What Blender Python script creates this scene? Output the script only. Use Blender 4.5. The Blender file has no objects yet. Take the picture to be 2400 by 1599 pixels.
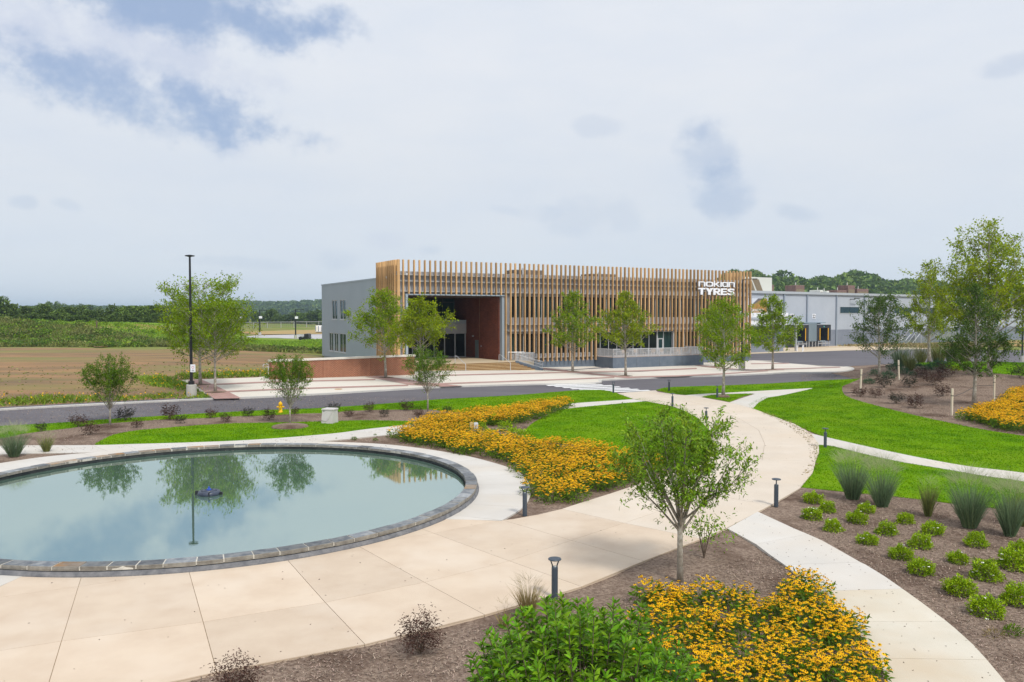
import bpy, bmesh, math, random
import numpy as np
from mathutils import Vector, Matrix, geometry as mg
R = math.radians
rng = np.random.default_rng(7)
random.seed(7)
SC = bpy.context.scene
COL = SC.collection

# ---------------------------------------------------------------- camera
FPX, HOR, CAMZ = 1890.0, 738.0, 7.0
PITCH = math.atan((799.5 - HOR) / FPX)
cam_d = bpy.data.cameras.new('camera')
cam_d.sensor_width = 36; cam_d.sensor_fit = 'HORIZONTAL'
cam_d.lens = 36 * FPX / 2400
cam_d.clip_start = 0.1; cam_d.clip_end = 20000
cam = bpy.data.objects.new('camera', cam_d); COL.objects.link(cam)
cam.location = (0, 0, CAMZ); cam.rotation_euler = (math.pi/2 - PITCH, 0, 0)
SC.camera = cam

# ---------------------------------------------------------------- light, sky, exposure
SUN_EL, SUN_AZ = 50, 150          # azimuth clockwise from +Y
sun_dir = Vector((math.sin(R(SUN_AZ))*math.cos(R(SUN_EL)), math.cos(R(SUN_AZ))*math.cos(R(SUN_EL)), math.sin(R(SUN_EL))))
sl = bpy.data.lights.new('sun', 'SUN'); sl.energy = 1.5; sl.angle = R(12); sl.color = (1, .955, .87)
so = bpy.data.objects.new('sun', sl); COL.objects.link(so)
so.rotation_euler = sun_dir.to_track_quat('Z', 'Y').to_euler(); so.location = (0, 0, 60)
vs = SC.view_settings
vs.view_transform = 'Standard'; vs.look = 'None'; vs.exposure = 0.84; vs.gamma = 1; vs.use_curve_mapping = False
SC.cycles.max_bounces = 7; SC.cycles.transparent_max_bounces = 6
SC.cycles.diffuse_bounces = 3; SC.cycles.glossy_bounces = 3; SC.cycles.caustics_reflective = False; SC.cycles.caustics_refractive = False

W = bpy.data.worlds.new('World'); SC.world = W; W.use_nodes = True
nt = W.node_tree; nt.nodes.clear()
def nn(t, **k):
    n = nt.nodes.new(t)
    for a, b in k.items(): setattr(n, a, b)
    return n
def lk(a, b): nt.links.new(a, b)
def mth(op, a, b=None, c=None, clamp=False):
    n = nn('ShaderNodeMath', operation=op, use_clamp=clamp)
    for i, x in enumerate((a, b, c)):
        if x is None: continue
        if isinstance(x, (int, float)): n.inputs[i].default_value = x
        else: lk(x, n.inputs[i])
    return n.outputs[0]
def mixc(f, a, b):
    n = nn('ShaderNodeMix', data_type='RGBA')
    for s, x in ((n.inputs[0], f), (n.inputs[6], a), (n.inputs[7], b)):
        if isinstance(x, (int, float, tuple)): s.default_value = x
        else: lk(x, s)
    return n.outputs[2]
sky = nn('ShaderNodeTexSky', sky_type='NISHITA', sun_disc=False, sun_elevation=R(SUN_EL), sun_rotation=R(SUN_AZ))
sky.air_density = 1; sky.dust_density = 2
skyc = nn('ShaderNodeVectorMath', operation='SCALE'); lk(sky.outputs[0], skyc.inputs[0]); skyc.inputs[3].default_value = 0.10
tc = nn('ShaderNodeTexCoord'); DIR = tc.outputs['Generated']
sep = nn('ShaderNodeSeparateXYZ'); lk(DIR, sep.inputs[0]); DZ = sep.outputs[2]
# distortion field for ragged cloud edges
def fbm(scale, detail=5, rough=.55, off=(0, 0, 0), zs=2.2):
    mp = nn('ShaderNodeMapping'); lk(DIR, mp.inputs[0]); mp.inputs['Location'].default_value = off; mp.inputs['Scale'].default_value = (1, 1, zs)
    n = nn('ShaderNodeTexNoise'); lk(mp.outputs[0], n.inputs[0]); n.inputs['Scale'].default_value = scale
    n.inputs['Detail'].default_value = detail; n.inputs['Roughness'].default_value = rough
    return n
na = fbm(8, 5, .55, (0, 0, 0), 1.35); nb = fbm(22, 5, .6, (3, 1, 2), 1.25); ncl = fbm(4.2, 7, .58, (9, 2, 5), 3.2)
f1 = mth('SUBTRACT', na.outputs[0], .5); f2 = mth('SUBTRACT', nb.outputs[0], .5)
dist = mth('ADD', mth('MULTIPLY', f1, 2.8), mth('MULTIPLY', f2, 2.8))
def skydir(x, y):
    dx = (x-1200)/FPX; dz = -(y-799.5)/FPX
    return Vector((dx, math.cos(PITCH)+dz*math.sin(PITCH), -math.sin(PITCH)+dz*math.cos(PITCH))).normalized()
def dot(v):
    n = nn('ShaderNodeVectorMath', operation='DOT_PRODUCT'); lk(DIR, n.inputs[0]); n.inputs[1].default_value = v
    return n.outputs['Value']
def patch(x, y, w, h, tilt, amt, soft=.75, dk=1.0):
    c = skydir(x, y); r = c.cross(Vector((0, 0, 1))).normalized(); u = r.cross(c)
    t = R(-tilt); r2 = r*math.cos(t) + u*math.sin(t); u2 = -r*math.sin(t) + u*math.cos(t)
    a = mth('MULTIPLY', dot(r2), FPX/w); b = mth('MULTIPLY', dot(u2), FPX/h)
    q = mth('ADD', mth('MULTIPLY', a, a), mth('MULTIPLY', b, b))
    q = mth('ADD', q, mth('MULTIPLY', dist, dk))
    m = nn('ShaderNodeMapRange', interpolation_type='SMOOTHERSTEP'); lk(q, m.inputs[0])
    m.inputs[1].default_value = 1.5; m.inputs[2].default_value = -.25; m.inputs[3].default_value = 0; m.inputs[4].default_value = amt
    front = mth('GREATER_THAN', dot(c), .3)
    return mth('MULTIPLY', m.outputs[0], front)
DARK = [(470, 22, 345, 74, 5, .95), (680, 85, 100, 46, 30, .7), (340, 228, 345, 78, 10, .78), (520, 275, 150, 52, 22, .75), (180, 200, 150, 66, 0, .45),
        (1655, 360, 85, 70, 50, .42), (1692, 455, 72, 70, 50, .45), (1622, 300, 40, 34, 0, .3), (1410, 505, 120, 50, 0, .2),
        (1400, 296, 60, 26, 5, .2), (1860, 497, 52, 20, 15, .25), (2365, 152, 60, 26, 0, .3), (50, 474, 28, 14, 0, .25), (160, 480, 30, 12, 12, .18),
        (1180, 492, 40, 12, 10, .15), (1000, 585, 40, 16, 0, .2), (800, 610, 60, 26, 0, .16), (560, 615, 120, 14, 3, .14), (1260, 500, 60, 20, 0, .1)]
tot = None
for d in DARK:
    m = patch(*d)
    tot = m if tot is None else mth('ADD', tot, mth('MULTIPLY', m, mth('SUBTRACT', 1.0, tot)), clamp=True)
# grey-violet shading within the big cloud mass and bright rims
LT = [(290, 140, 330, 95, 6, .75), (900, 565, 60, 26, 0, .25), (560, 330, 90, 40, 20, .3)]
lav = None
for d in LT:
    m = patch(*d); lav = m if lav is None else mth('MAXIMUM', lav, m)
el = nn('ShaderNodeValToRGB'); lk(DZ, el.inputs[0])
SKYCOLS = [(-.05, (.345, .385, .43)), (0.0, (.395, .438, .482)), (.07, (.412, .447, .487)), (.16, (.425, .450, .485)), (.30, (.452, .470, .503)), (.5, (.46, .478, .51)), (1, (.46, .48, .52))]
e = el.color_ramp.elements
e[0].position = 0.0; e[0].color = (*SKYCOLS[1][1], 1); e[1].position = 1.0; e[1].color = (*SKYCOLS[6][1], 1)
for p_, c_ in SKYCOLS[2:6]:
    q = e.new(p_); q.color = (*c_, 1)
base = el.outputs[0]
wob = nn('ShaderNodeMapRange'); lk(ncl.outputs[0], wob.inputs[0]); wob.inputs[1].default_value = .38; wob.inputs[2].default_value = .68; wob.inputs[3].default_value = 0; wob.inputs[4].default_value = .30
base = mixc(wob.outputs[0], base, (.335, .39, .475, 1))
base = mixc(lav, base, (.33, .365, .45, 1))
blue = mixc(0.12, (.195, .255, .37, 1), skyc.outputs[0])
skycol = mixc(tot, base, blue)
bg = nn('ShaderNodeBackground'); lk(skycol, bg.inputs[0]); bg.inputs[1].default_value = 1.0
wo = nn('ShaderNodeOutputWorld'); lk(bg.outputs[0], wo.inputs[0])

# ---------------------------------------------------------------- helpers
def tag(o, label=None, cat=None, group=None, kind=None):
    if label: o['label'] = label
    if cat: o['category'] = cat
    if group: o['group'] = group
    if kind: o['kind'] = kind
    return o
def link(name, data, parent=None, loc=None):
    o = bpy.data.objects.new(name, data); COL.objects.link(o)
    if parent: o.parent = parent
    if loc is not None: o.location = loc
    return o
def empty(name, loc=(0, 0, 0), rz=0, label=None, cat=None, group=None, kind=None, sc=1):
    o = link(name, None, None, loc); o.rotation_euler = (0, 0, rz); o.empty_display_size = .2
    if sc != 1: o.scale = (sc, sc, sc)
    return tag(o, label, cat, group, kind)
def copy_tree(src, parent=None):
    c = src.copy(); COL.objects.link(c)
    if parent: c.parent = parent
    for ch in list(src.children): copy_tree(ch, c)
    return c
def np_mesh(name, V, tris=None, quads=None, mats=(), mi=None, smooth=False):
    me = bpy.data.meshes.new(name)
    V = np.asarray(V, np.float32).reshape(-1, 3)
    me.vertices.add(len(V)); me.vertices.foreach_set('co', V.ravel())
    nt_ = 0 if tris is None else len(tris); nq = 0 if quads is None else len(quads)
    loops = []
    if nt_: loops.append(np.asarray(tris).ravel())
    if nq: loops.append(np.asarray(quads).ravel())
    L = np.concatenate(loops).astype(np.int32)
    me.loops.add(len(L)); me.loops.foreach_set('vertex_index', L)
    me.polygons.add(nt_+nq)
    st = np.concatenate([np.arange(nt_)*3, nt_*3+np.arange(nq)*4]).astype(np.int32)
    me.polygons.foreach_set('loop_start', st)
    for m in mats: me.materials.append(m)
    if mi is not None: me.polygons.foreach_set('material_index', np.asarray(mi, np.int32))
    if smooth: me.polygons.foreach_set('use_smooth', np.ones(nt_+nq, bool))
    me.update(calc_edges=True); me.validate()
    return me
class MB:
    def __init__(s): s.v = []; s.f = []; s.m = []; s.mi = 0
    def add(s, vs, fs):
        b = len(s.v); s.v += [tuple(x) for x in vs]; s.f += [tuple(b+i for i in f) for f in fs]; s.m += [s.mi]*len(fs); return s
    def box(s, x0, x1, y0, y1, z0, z1):
        return s.add([(x0,y0,z0),(x1,y0,z0),(x1,y1,z0),(x0,y1,z0),(x0,y0,z1),(x1,y0,z1),(x1,y1,z1),(x0,y1,z1)],
                     [(0,3,2,1),(4,5,6,7),(0,1,5,4),(1,2,6,5),(2,3,7,6),(3,0,4,7)])
    def bev(s, x0, x1, y0, y1, z0, z1, b):
        # box with bevelled top edges
        return s.add([(x0,y0,z0),(x1,y0,z0),(x1,y1,z0),(x0,y1,z0),(x0,y0,z1-b),(x1,y0,z1-b),(x1,y1,z1-b),(x0,y1,z1-b),
                      (x0+b,y0+b,z1),(x1-b,y0+b,z1),(x1-b,y1-b,z1),(x0+b,y1-b,z1)],
                     [(0,3,2,1),(0,1,5,4),(1,2,6,5),(2,3,7,6),(3,0,4,7),(4,5,9,8),(5,6,10,9),(6,7,11,10),(7,4,8,11),(8,9,10,11)])
    def prism(s, poly, z0, z1):
        n = len(poly)
        ar = sum(poly[i][0]*poly[(i+1)%n][1]-poly[(i+1)%n][0]*poly[i][1] for i in range(n))
        if ar < 0: poly = poly[::-1]
        vs = [(x, y, z0) for x, y in poly]+[(x, y, z1) for x, y in poly]
        return s.add(vs, [tuple(range(n))[::-1], tuple(range(n, 2*n))]+[(i, (i+1)%n, n+(i+1)%n, n+i) for i in range(n)])
    def tube(s, pts, rad, seg=6, cap=True):
        pts = [Vector(p) for p in pts]; n = len(pts)
        if not hasattr(rad, '__len__'): rad = [rad]*n
        vs = []; ref = Vector((0, 0, 1))
        for i, p in enumerate(pts):
            d = (pts[min(i+1, n-1)]-pts[max(i-1, 0)]).normalized()
            if i == 0:
                ref = Vector((1, 0, 0)) if abs(d.z) > .9 else Vector((0, 0, 1))
            a = d.cross(ref).normalized(); b = d.cross(a).normalized(); ref = b.cross(d) if False else ref
            for k in range(seg):
                t = 2*math.pi*k/seg; vs.append(p+a*math.cos(t)*rad[i]+b*math.sin(t)*rad[i])
        fs = [(i*seg+k, i*seg+(k+1)%seg, (i+1)*seg+(k+1)%seg, (i+1)*seg+k) for i in range(n-1) for k in range(seg)]
        if cap: fs += [tuple(range(seg))[::-1], tuple((n-1)*seg+k for k in range(seg))]
        return s.add(vs, fs)
    def lathe(s, prof, seg=16, cx=0, cy=0):
        vs = [(cx+r*math.cos(2*math.pi*k/seg), cy+r*math.sin(2*math.pi*k/seg), z) for r, z in prof for k in range(seg)]
        n = len(prof)
        fs = [(i*seg+k, i*seg+(k+1)%seg, (i+1)*seg+(k+1)%seg, (i+1)*seg+k) for i in range(n-1) for k in range(seg)]
        fs += [tuple(range(seg))[::-1], tuple((n-1)*seg+k for k in range(seg))]
        return s.add(vs, fs)
    def quad(s, a, b, c, d): return s.add([a, b, c, d], [(0, 1, 2, 3)])
    def mesh(s, name, mats, smooth=False):
        me = bpy.data.meshes.new(name); me.from_pydata(s.v, [], s.f)
        if not isinstance(mats, (list, tuple)): mats = [mats]
        for m in mats: me.materials.append(m)
        if len(mats) > 1:
            me.polygons.foreach_set('material_index', np.asarray(s.m, np.int32))
        if smooth: me.polygons.foreach_set('use_smooth', np.ones(len(me.polygons), bool))
        me.update(); return me
    def build(s, name, mats, parent=None, smooth=False, loc=None):
        return link(name, s.mesh(name, mats, smooth), parent, loc)

def haze_box(density):
    m = bpy.data.materials.new('haze'); m.use_nodes = True; t = m.node_tree; t.nodes.clear(); o = t.nodes.new('ShaderNodeOutputMaterial'); v = t.nodes.new('ShaderNodeVolumePrincipled')
    v.inputs['Color'].default_value = (.60, .80, 1, 1); v.inputs['Density'].default_value = density; v.inputs['Anisotropy'].default_value = .2; t.links.new(v.outputs[0], o.inputs['Volume'])
    b = MB().box(-7000, 7000, -60, 9500, -4, 75).build('haze', m); b['kind'] = 'stuff'
# ---------------------------------------------------------------- terrain
BO = np.array([-13.1, 97.3]); BU = np.array([.878, .478]); BU /= np.hypot(*BU); BV = np.array([-BU[1], BU[0]])
BANG = math.atan2(BU[1], BU[0])
def sst(a, b, x):
    t = np.clip((x-a)/(b-a), 0, 1); return t*t*(3-2*t)
def hgt(x, y):
    x = np.asarray(x, float); y = np.asarray(y, float)
    s = (x-BO[0])*BU[0]+(y-BO[1])*BU[1]; t = (x-BO[0])*BV[0]+(y-BO[1])*BV[1]
    k = np.clip(.23-.024*(s-5), -.3, .8)
    h = k*sst(-42, -7, t)
    h = h + 1.9*np.exp(-((x-50)/21)**2-((y-84)/17)**2)          # planted mound on the right
    edge = 160 + 5*np.sin(x*.05)
    ber = sst(edge, edge+26, y)*(1-sst(-100, -62, x+.1*(y-160)))*(1-.6*sst(215, 330, y))
    h = h + (4.0+.5*np.sin(x*.043+1))*ber + .35*np.sin(x*.11+y*.05)*ber
    h = h + .8*sst(300, 700, y)*np.exp(-((x+160)/200)**2)
    return h
def ray(x, y):
    dx = (x-1200)/FPX; dz = -(y-799.5)/FPX
    return np.array([dx, math.cos(PITCH)+dz*math.sin(PITCH), -math.sin(PITCH)+dz*math.cos(PITCH)])
TS = np.concatenate([np.arange(5, 140, .5), np.geomspace(140, 4000, 400)])
def G(x, y, off=0.0):
    """survey: where the sight line through this point of the photo meets the terrain"""
    r = ray(x, y)
    z = CAMZ+r[2]*TS-hgt(r[0]*TS, r[1]*TS)-off
    i = np.argmax(z < 0)
    if z[i] >= 0: i = len(TS)-1
    a, b = TS[i-1], TS[i]
    for _ in range(22):
        m = (a+b)/2
        if CAMZ+r[2]*m-float(hgt(r[0]*m, r[1]*m))-off < 0: b = m
        else: a = m
    return (r[0]*b, r[1]*b)
def GP(pts, off=0.0): return [G(*p[:2], off) for p in pts]
def gz(x, y): return float(hgt(x, y))
def smooth(pts, n=4, closed=True):
    """Catmull-Rom through world points; a point with a third item is a corner"""
    P = [np.array(p[:2], float) for p in pts]; c = [len(p) > 2 for p in pts]; N = len(P); out = []
    rr = range(N) if closed else range(N-1)
    for i in rr:
        p1, p2 = P[i], P[(i+1) % N]
        p0 = P[i-1] if (closed or i > 0) and not c[i] else p1*2-p2
        p3 = P[(i+2) % N] if (closed or i < N-2) and not c[(i+1) % N] else p2*2-p1
        for k in range(n):
            t = k/n
            out.append(tuple(.5*((2*p1)+(-p0+p2)*t+(2*p0-5*p1+4*p2-p3)*t*t+(-p0+3*p1-3*p2+p3)*t**3)))
    if not closed: out.append(tuple(P[-1]))
    return out
def spoly(pts, n=4, closed=True, off=0.0):
    w = [tuple(G(p[0], p[1], off))+((1,) if len(p) > 2 else ()) for p in pts]
    return smooth(w, n, closed)
def inside(poly, X, Y):
    poly = np.asarray(poly); x1, y1 = poly[:, 0], poly[:, 1]; x2, y2 = np.roll(x1, -1), np.roll(y1, -1)
    c = np.zeros(len(X), bool)
    for a, b, d, e_ in zip(x1, y1, x2, y2):
        if b == e_: continue
        m = ((b > Y) != (e_ > Y)) & (X < (d-a)*(Y-b)/(e_-b)+a); c ^= m
    return c
def area(p):
    p = np.asarray(p); return .5*np.sum(p[:, 0]*np.roll(p[:, 1], -1)-np.roll(p[:, 0], -1)*p[:, 1])
def ccw(p): return list(p) if area(p) > 0 else list(p)[::-1]
def sheet(name, poly, off, m, step=1.5, thick=0.0, parent=None, bump=None, kind='structure'):
    poly = ccw([tuple(q[:2]) for q in poly]); P = np.array(poly)
    x0, y0 = P.min(0); x1, y1 = P.max(0)
    gx, gy = np.meshgrid(np.arange(math.floor(x0/step)*step, x1, step), np.arange(math.floor(y0/step)*step, y1, step))
    gx, gy = gx.ravel(), gy.ravel(); ins = inside(P, gx, gy); gx, gy = gx[ins], gy[ins]
    vc = [Vector(q) for q in poly]+[Vector((a, b)) for a, b in zip(gx, gy)]
    n = len(poly)
    ov, oe, of, *_ = mg.delaunay_2d_cdt(vc, [(i, (i+1) % n) for i in range(n)], [list(range(n))], 1, 1e-4)
    V = np.array([(q.x, q.y) for q in ov]); Z = hgt(V[:, 0], V[:, 1])+off
    if bump is not None: Z = Z+bump(V[:, 0], V[:, 1])
    V3 = [(a, b, c) for (a, b), c in zip(V, Z)]
    F = [tuple(f) for f in of]
    F = [f if area([V[i] for i in f]) > 0 else f[::-1] for f in F]
    if thick:
        cnt = {}
        for f in F:
            for i in range(len(f)): cnt[(f[i], f[(i+1) % len(f)])] = 1
        b = len(V3); V3 += [(a, b_, c-thick) for a, b_, c in V3]
        F += [(j, i, i+b, j+b) for (i, j) in cnt if (j, i) not in cnt]
    me = bpy.data.meshes.new(name); me.from_pydata(V3, [], F); me.materials.append(m); me.update()
    o = link(name, me, parent)
    if kind and not parent: o['kind'] = kind
    return o
def slab(name, poly, off, m, parent, gap=.012, thick=.12):
    poly = ccw([tuple(p[:2]) for p in poly])
    q = [poly[0]]
    for p in poly[1:]:
        if math.hypot(p[0]-q[-1][0], p[1]-q[-1][1]) > .03: q.append(p)
    if math.hypot(q[0][0]-q[-1][0], q[0][1]-q[-1][1]) < .03: q.pop()
    n = len(q)
    if n < 3: return None
    out = []
    for i in range(n):
        a, b, c = map(np.array, (q[i-1], q[i], q[(i+1) % n]))
        d1 = (b-a)/np.hypot(*(b-a)); d2 = (c-b)/np.hypot(*(c-b))
        n1 = np.array([-d1[1], d1[0]]); n2 = np.array([-d2[1], d2[0]])
        mm = n1+n2; L = np.hypot(*mm); mm = n1 if L < .3 else mm/L
        out.append(tuple(b+mm*gap/max(.5, float(mm@n1))))
    z = hgt(*np.array(out).T)+off
    V = [(x, y, c) for (x, y), c in zip(out, z)]+[(x, y, c-thick) for (x, y), c in zip(out, z)]
    me = bpy.data.meshes.new(name)
    bm = bmesh.new(); vv = [bm.verts.new(v) for v in V]
    bm.faces.new(vv[:n])
    for i in range(n): bm.faces.new((vv[(i+1) % n], vv[i], vv[n+i], vv[n+(i+1) % n]))
    bmesh.ops.triangulate(bm, faces=[f for f in bm.faces if len(f.verts) > 4])
    bm.to_mesh(me); bm.free(); me.materials.append(m)
    return link(name, me, parent)
def halfsplit(poly, a, b):
    a = np.array(a); b = np.array(b); d = b-a; nrm = np.array([-d[1], d[0]])
    L, Rr = [], []
    n = len(poly)
    for i in range(n):
        p, q = np.array(poly[i][:2]), np.array(poly[(i+1) % n][:2]); sp, sq = (p-a)@nrm, (q-a)@nrm
        if sp >= 0: L.append(tuple(p))
        if sp <= 0: Rr.append(tuple(p))
        if sp*sq < 0:
            x = tuple(p+(q-p)*sp/(sp-sq)); L.append(x); Rr.append(x)
    return L, Rr
def scatter(poly, dens, excl=()):
    P = np.array([q[:2] for q in poly]); x0, y0 = P.min(0); x1, y1 = P.max(0)
    n = int((x1-x0)*(y1-y0)*dens); X = rng.uniform(x0, x1, n); Y = rng.uniform(y0, y1, n)
    k = inside(P, X, Y)
    for e_ in excl: k &= ~inside(np.array(e_), X, Y)
    return X[k], Y[k]

# ---------------------------------------------------------------- materials
def mat(name, c1, c2=None, scale=1.0, rough=.85, bump=0.0, bscale=None, spec=.3, c3=None, s3=.1, metal=0, detail=5,
        trans=0.0, island=0.0, objvar=0.0, stretch=(1, 1, 1), coord='Object', lo=.35, hi=.65, hue=0.0, emit=None):
    m = bpy.data.materials.new(name); m.use_nodes = True; t = m.node_tree; t.nodes.clear()
    def N(k, **a):
        n = t.nodes.new(k)
        for x, y in a.items(): setattr(n, x, y)
        return n
    L = t.links.new
    out = N('ShaderNodeOutputMaterial'); b = N('ShaderNodeBsdfPrincipled')
    b.inputs['Roughness'].default_value = rough; b.inputs['Specular IOR Level'].default_value = spec; b.inputs['Metallic'].default_value = metal
    tcn = N('ShaderNodeTexCoord'); mp = N('ShaderNodeMapping'); L(tcn.outputs[coord], mp.inputs[0]); mp.inputs['Scale'].default_value = stretch
    col = None
    def noise(sc, det):
        n = N('ShaderNodeTexNoise'); L(mp.outputs[0], n.inputs[0]); n.inputs['Scale'].default_value = sc; n.inputs['Detail'].default_value = det; n.inputs['Roughness'].default_value = .62
        return n
    def mix(f, a, c):
        n = N('ShaderNodeMix', data_type='RGBA')
        for s, x in ((n.inputs[0], f), (n.inputs[6], a), (n.inputs[7], c)):
            if isinstance(x, (int, float)): s.default_value = x
            elif isinstance(x, tuple): s.default_value = (*x[:3], 1)
            else: L(x, s)
        return n.outputs[2]
    def mr(v, a, c, d=0, e_=1):
        n = N('ShaderNodeMapRange'); L(v, n.inputs[0])
        for i, x in enumerate((a, c, d, e_)): n.inputs[i+1].default_value = x
        return n.outputs[0]
    cc = tuple(c1)
    if c2 is not None:
        n1 = noise(scale, detail); cc = mix(mr(n1.outputs[0], lo, hi), c1, c2)
    if c3 is not None:
        n3 = noise(s3, 4); cc = mix(mr(n3.outputs[0], .48, .68), cc, c3)
    if island or objvar or hue:
        hs = N('ShaderNodeHueSaturation')
        if isinstance(cc, tuple): hs.inputs['Color'].default_value = (*cc[:3], 1)
        else: L(cc, hs.inputs['Color'])
        val = None
        if island:
            g = N('ShaderNodeNewGeometry'); val = mr(g.outputs['Random Per Island'], 0, 1, 1-island, 1+island)
            if hue:
                w = N('ShaderNodeTexWhiteNoise', noise_dimensions='1D'); L(g.outputs['Random Per Island'], w.inputs['W'])
                L(mr(w.outputs[0], 0, 1, .5-hue, .5+hue), hs.inputs['Hue'])
        if objvar:
            oi = N('ShaderNodeObjectInfo'); v2 = mr(oi.outputs['Random'], 0, 1, 1-objvar, 1+objvar)
            if val is None: val = v2
            else:
                mm = N('ShaderNodeMath', operation='MULTIPLY'); L(val, mm.inputs[0]); L(v2, mm.inputs[1]); val = mm.outputs[0]
        if val is not None: L(val, hs.inputs['Value'])
        cc = hs.outputs[0]
    if isinstance(cc, tuple): b.inputs['Base Color'].default_value = (*cc[:3], 1)
    else: L(cc, b.inputs['Base Color'])
    if bump:
        nb_ = noise(bscale or scale*3, 4); bp = N('ShaderNodeBump'); L(nb_.outputs[0], bp.inputs['Height']); bp.inputs['Strength'].default_value = 1; bp.inputs['Distance'].default_value = bump
        L(bp.outputs[0], b.inputs['Normal'])
    sh = b.outputs[0]
    if trans:
        tr = N('ShaderNodeBsdfTranslucent')
        if isinstance(cc, tuple): tr.inputs[0].default_value = (*cc[:3], 1)
        else: L(cc, tr.inputs[0])
        ms = N('ShaderNodeMixShader'); ms.inputs[0].default_value = trans; L(b.outputs[0], ms.inputs[1]); L(tr.outputs[0], ms.inputs[2]); sh = ms.outputs[0]
    L(sh, out.inputs[0])
    m.diffuse_color = (*c1[:3], 1)
    return m
M = {}
M['mulch'] = mat('mulch', (.150, .103, .078), (.355, .272, .215), 12, .95, .035, 26, c3=(.10, .062, .045), s3=.35, detail=8, spec=.1, coord='Object')
M['chip'] = mat('wood_chip', (.43, .345, .285), (.14, .09, .065), 40, .9, island=.55, hue=.02, spec=.1)
M['lawn'] = mat('lawn', (.145, .29, .003), (.09, .215, .003), .55, .9, .02, 30, c3=(.175, .29, .008), s3=.12, spec=.04)
M['blade'] = mat('grass_blade', (.185, .355, .003), (.085, .215, .003), .55, .9, trans=.3, island=.35, hue=.015, spec=.04)
M['asphalt'] = mat('asphalt', (.118, .112, .128), (.150, .142, .156), .35, .9, .006, 60, c3=(.10, .095, .108), s3=.06, spec=.25, detail=8, stretch=(.35, 1, 1))
M['tan'] = mat('tan_concrete', (.575, .46, .352), (.635, .522, .407), .9, .75, .002, 40, c3=(.655, .555, .45), s3=.3, objvar=.05, spec=.3, detail=8)
M['white'] = mat('pale_concrete', (.575, .55, .515), (.63, .605, .57), .6, .78, .002, 40, c3=(.60, .545, .475), s3=.13, objvar=.035, spec=.3, detail=8)
M['plaza'] = mat('plaza_concrete', (.66, .615, .545), (.70, .655, .59), .15, .8, spec=.25, c3=(.62, .56, .49), s3=.05)
M['cream'] = mat('cream_concrete', (.60, .56, .47), (.67, .62, .53), .6, .78, .002, 40, c3=(.58, .49, .37), s3=.2, objvar=.035, spec=.3, detail=8)
M['tan2'] = mat('pale_tan_concrete', (.60, .52, .43), (.66, .58, .49), .5, .75, .002, 40, c3=(.63, .53, .42), s3=.16, objvar=.03, spec=.3, detail=8)
M['joint'] = mat('joint', (.42, .31, .18), (.32, .25, .16), 3, .95)
M['kerb'] = mat('kerb_concrete', (.50, .49, .47), (.58, .56, .53), 1.2, .85, objvar=.05)
M['apron'] = mat('apron_concrete', (.60, .49, .36), (.66, .58, .46), .08, .85, c3=(.56, .42, .26), s3=.03)
M['paver'] = mat('red_paver', (.43, .27, .245), (.37, .215, .19), 1.5, .85, c3=(.46, .32, .29), s3=.2)
M['paint'] = mat('road_paint', (.80, .80, .80), (.70, .70, .71), 2, .7)
M['dirt'] = mat('dirt', (.345, .205, .105), (.185, .135, .08), .22, .95, .03, 8, c3=(.215, .205, .075), s3=.06, detail=9, stretch=(.35, 1.2, 1), spec=.1)
M['field'] = mat('rough_grass', (.17, .22, .035), (.27, .22, .10), .06, .95, .05, 4, c3=(.12, .21, .02), s3=.03, detail=9, spec=.1)
M['meadow'] = mat('meadow_grass', (.19, .31, .02), (.13, .22, .025), .08, .95, .06, 3, c3=(.20, .27, .03), s3=.035, detail=9, spec=.1, stretch=(.6, 1.5, 1))
M['drygrass'] = mat('dry_grass', (.36, .27, .13), (.24, .22, .07), .12, .95, .06, 3, c3=(.42, .22, .09), s3=.04, detail=9, spec=.1)
# ================================================================ GROUND
# wide terrain that reaches the horizon
def big_ground():
    xs = np.concatenate([-np.geomspace(6000, 130, 30), np.arange(-120, 121, 4.0), np.geomspace(130, 6000, 30)])
    ys = np.concatenate([np.arange(-40, 330, 4.0), np.geomspace(340, 9000, 40)])
    X, Y = np.meshgrid(xs, ys); Z = hgt(X, Y)-.12
    far = (Y > 350)
    V = np.stack([X, Y, Z], -1).reshape(-1, 3); nx = len(xs); ny = len(ys)
    i, j = np.meshgrid(np.arange(nx-1), np.arange(ny-1)); a = (j*nx+i).ravel()
    q = np.stack([a, a+1, a+nx+1, a+nx], 1)
    o = link('ground', np_mesh('ground', V, quads=q, mats=[M['field']], smooth=True)); o['kind'] = 'structure'
big_ground()

# --- far side: field, bank, asphalt
KERB_L = [(-500, 991), (-200, 974), (0, 962), (255, 948.4), (500, 936.5)]
KERB_P = [(500, 936.5), (600, 933.5), (750, 926), (855, 919.5), (1034, 909.5), (1200, 904), (1300, 902), (1391, 900), (1405, 897), (1419, 892.5), (1600, 885), (1800, 878),
          (1851, 875.5), (1940, 875), (1975, 873.5), (1995, 869), (1992, 865.5), (1978, 862.5)]
dirt = spoly([(-500, 992), (-200, 975), (0, 963), (255, 949.4, 1), (500, 937, 1), (427, 892, 1), (600, 885), (640, 884), (700, 872, 1), (760, 834, 1), (700, 829), (640, 826), (560, 822), (430, 818), (330, 820), (190, 816), (0, 816), (-400, 818)], 4)
sheet('dirt_field', dirt, .0, M['dirt'], 3)
meadow = [(-230, 158), (-120, 158), (-70, 160), (-42, 150), (-30, 140), (-24, 150), (-30, 225), (-60, 245), (-100, 250), (-140, 238), (-230, 235)]
sheet('meadow', smooth(meadow, 4), -.04, M['meadow'], 4)
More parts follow.
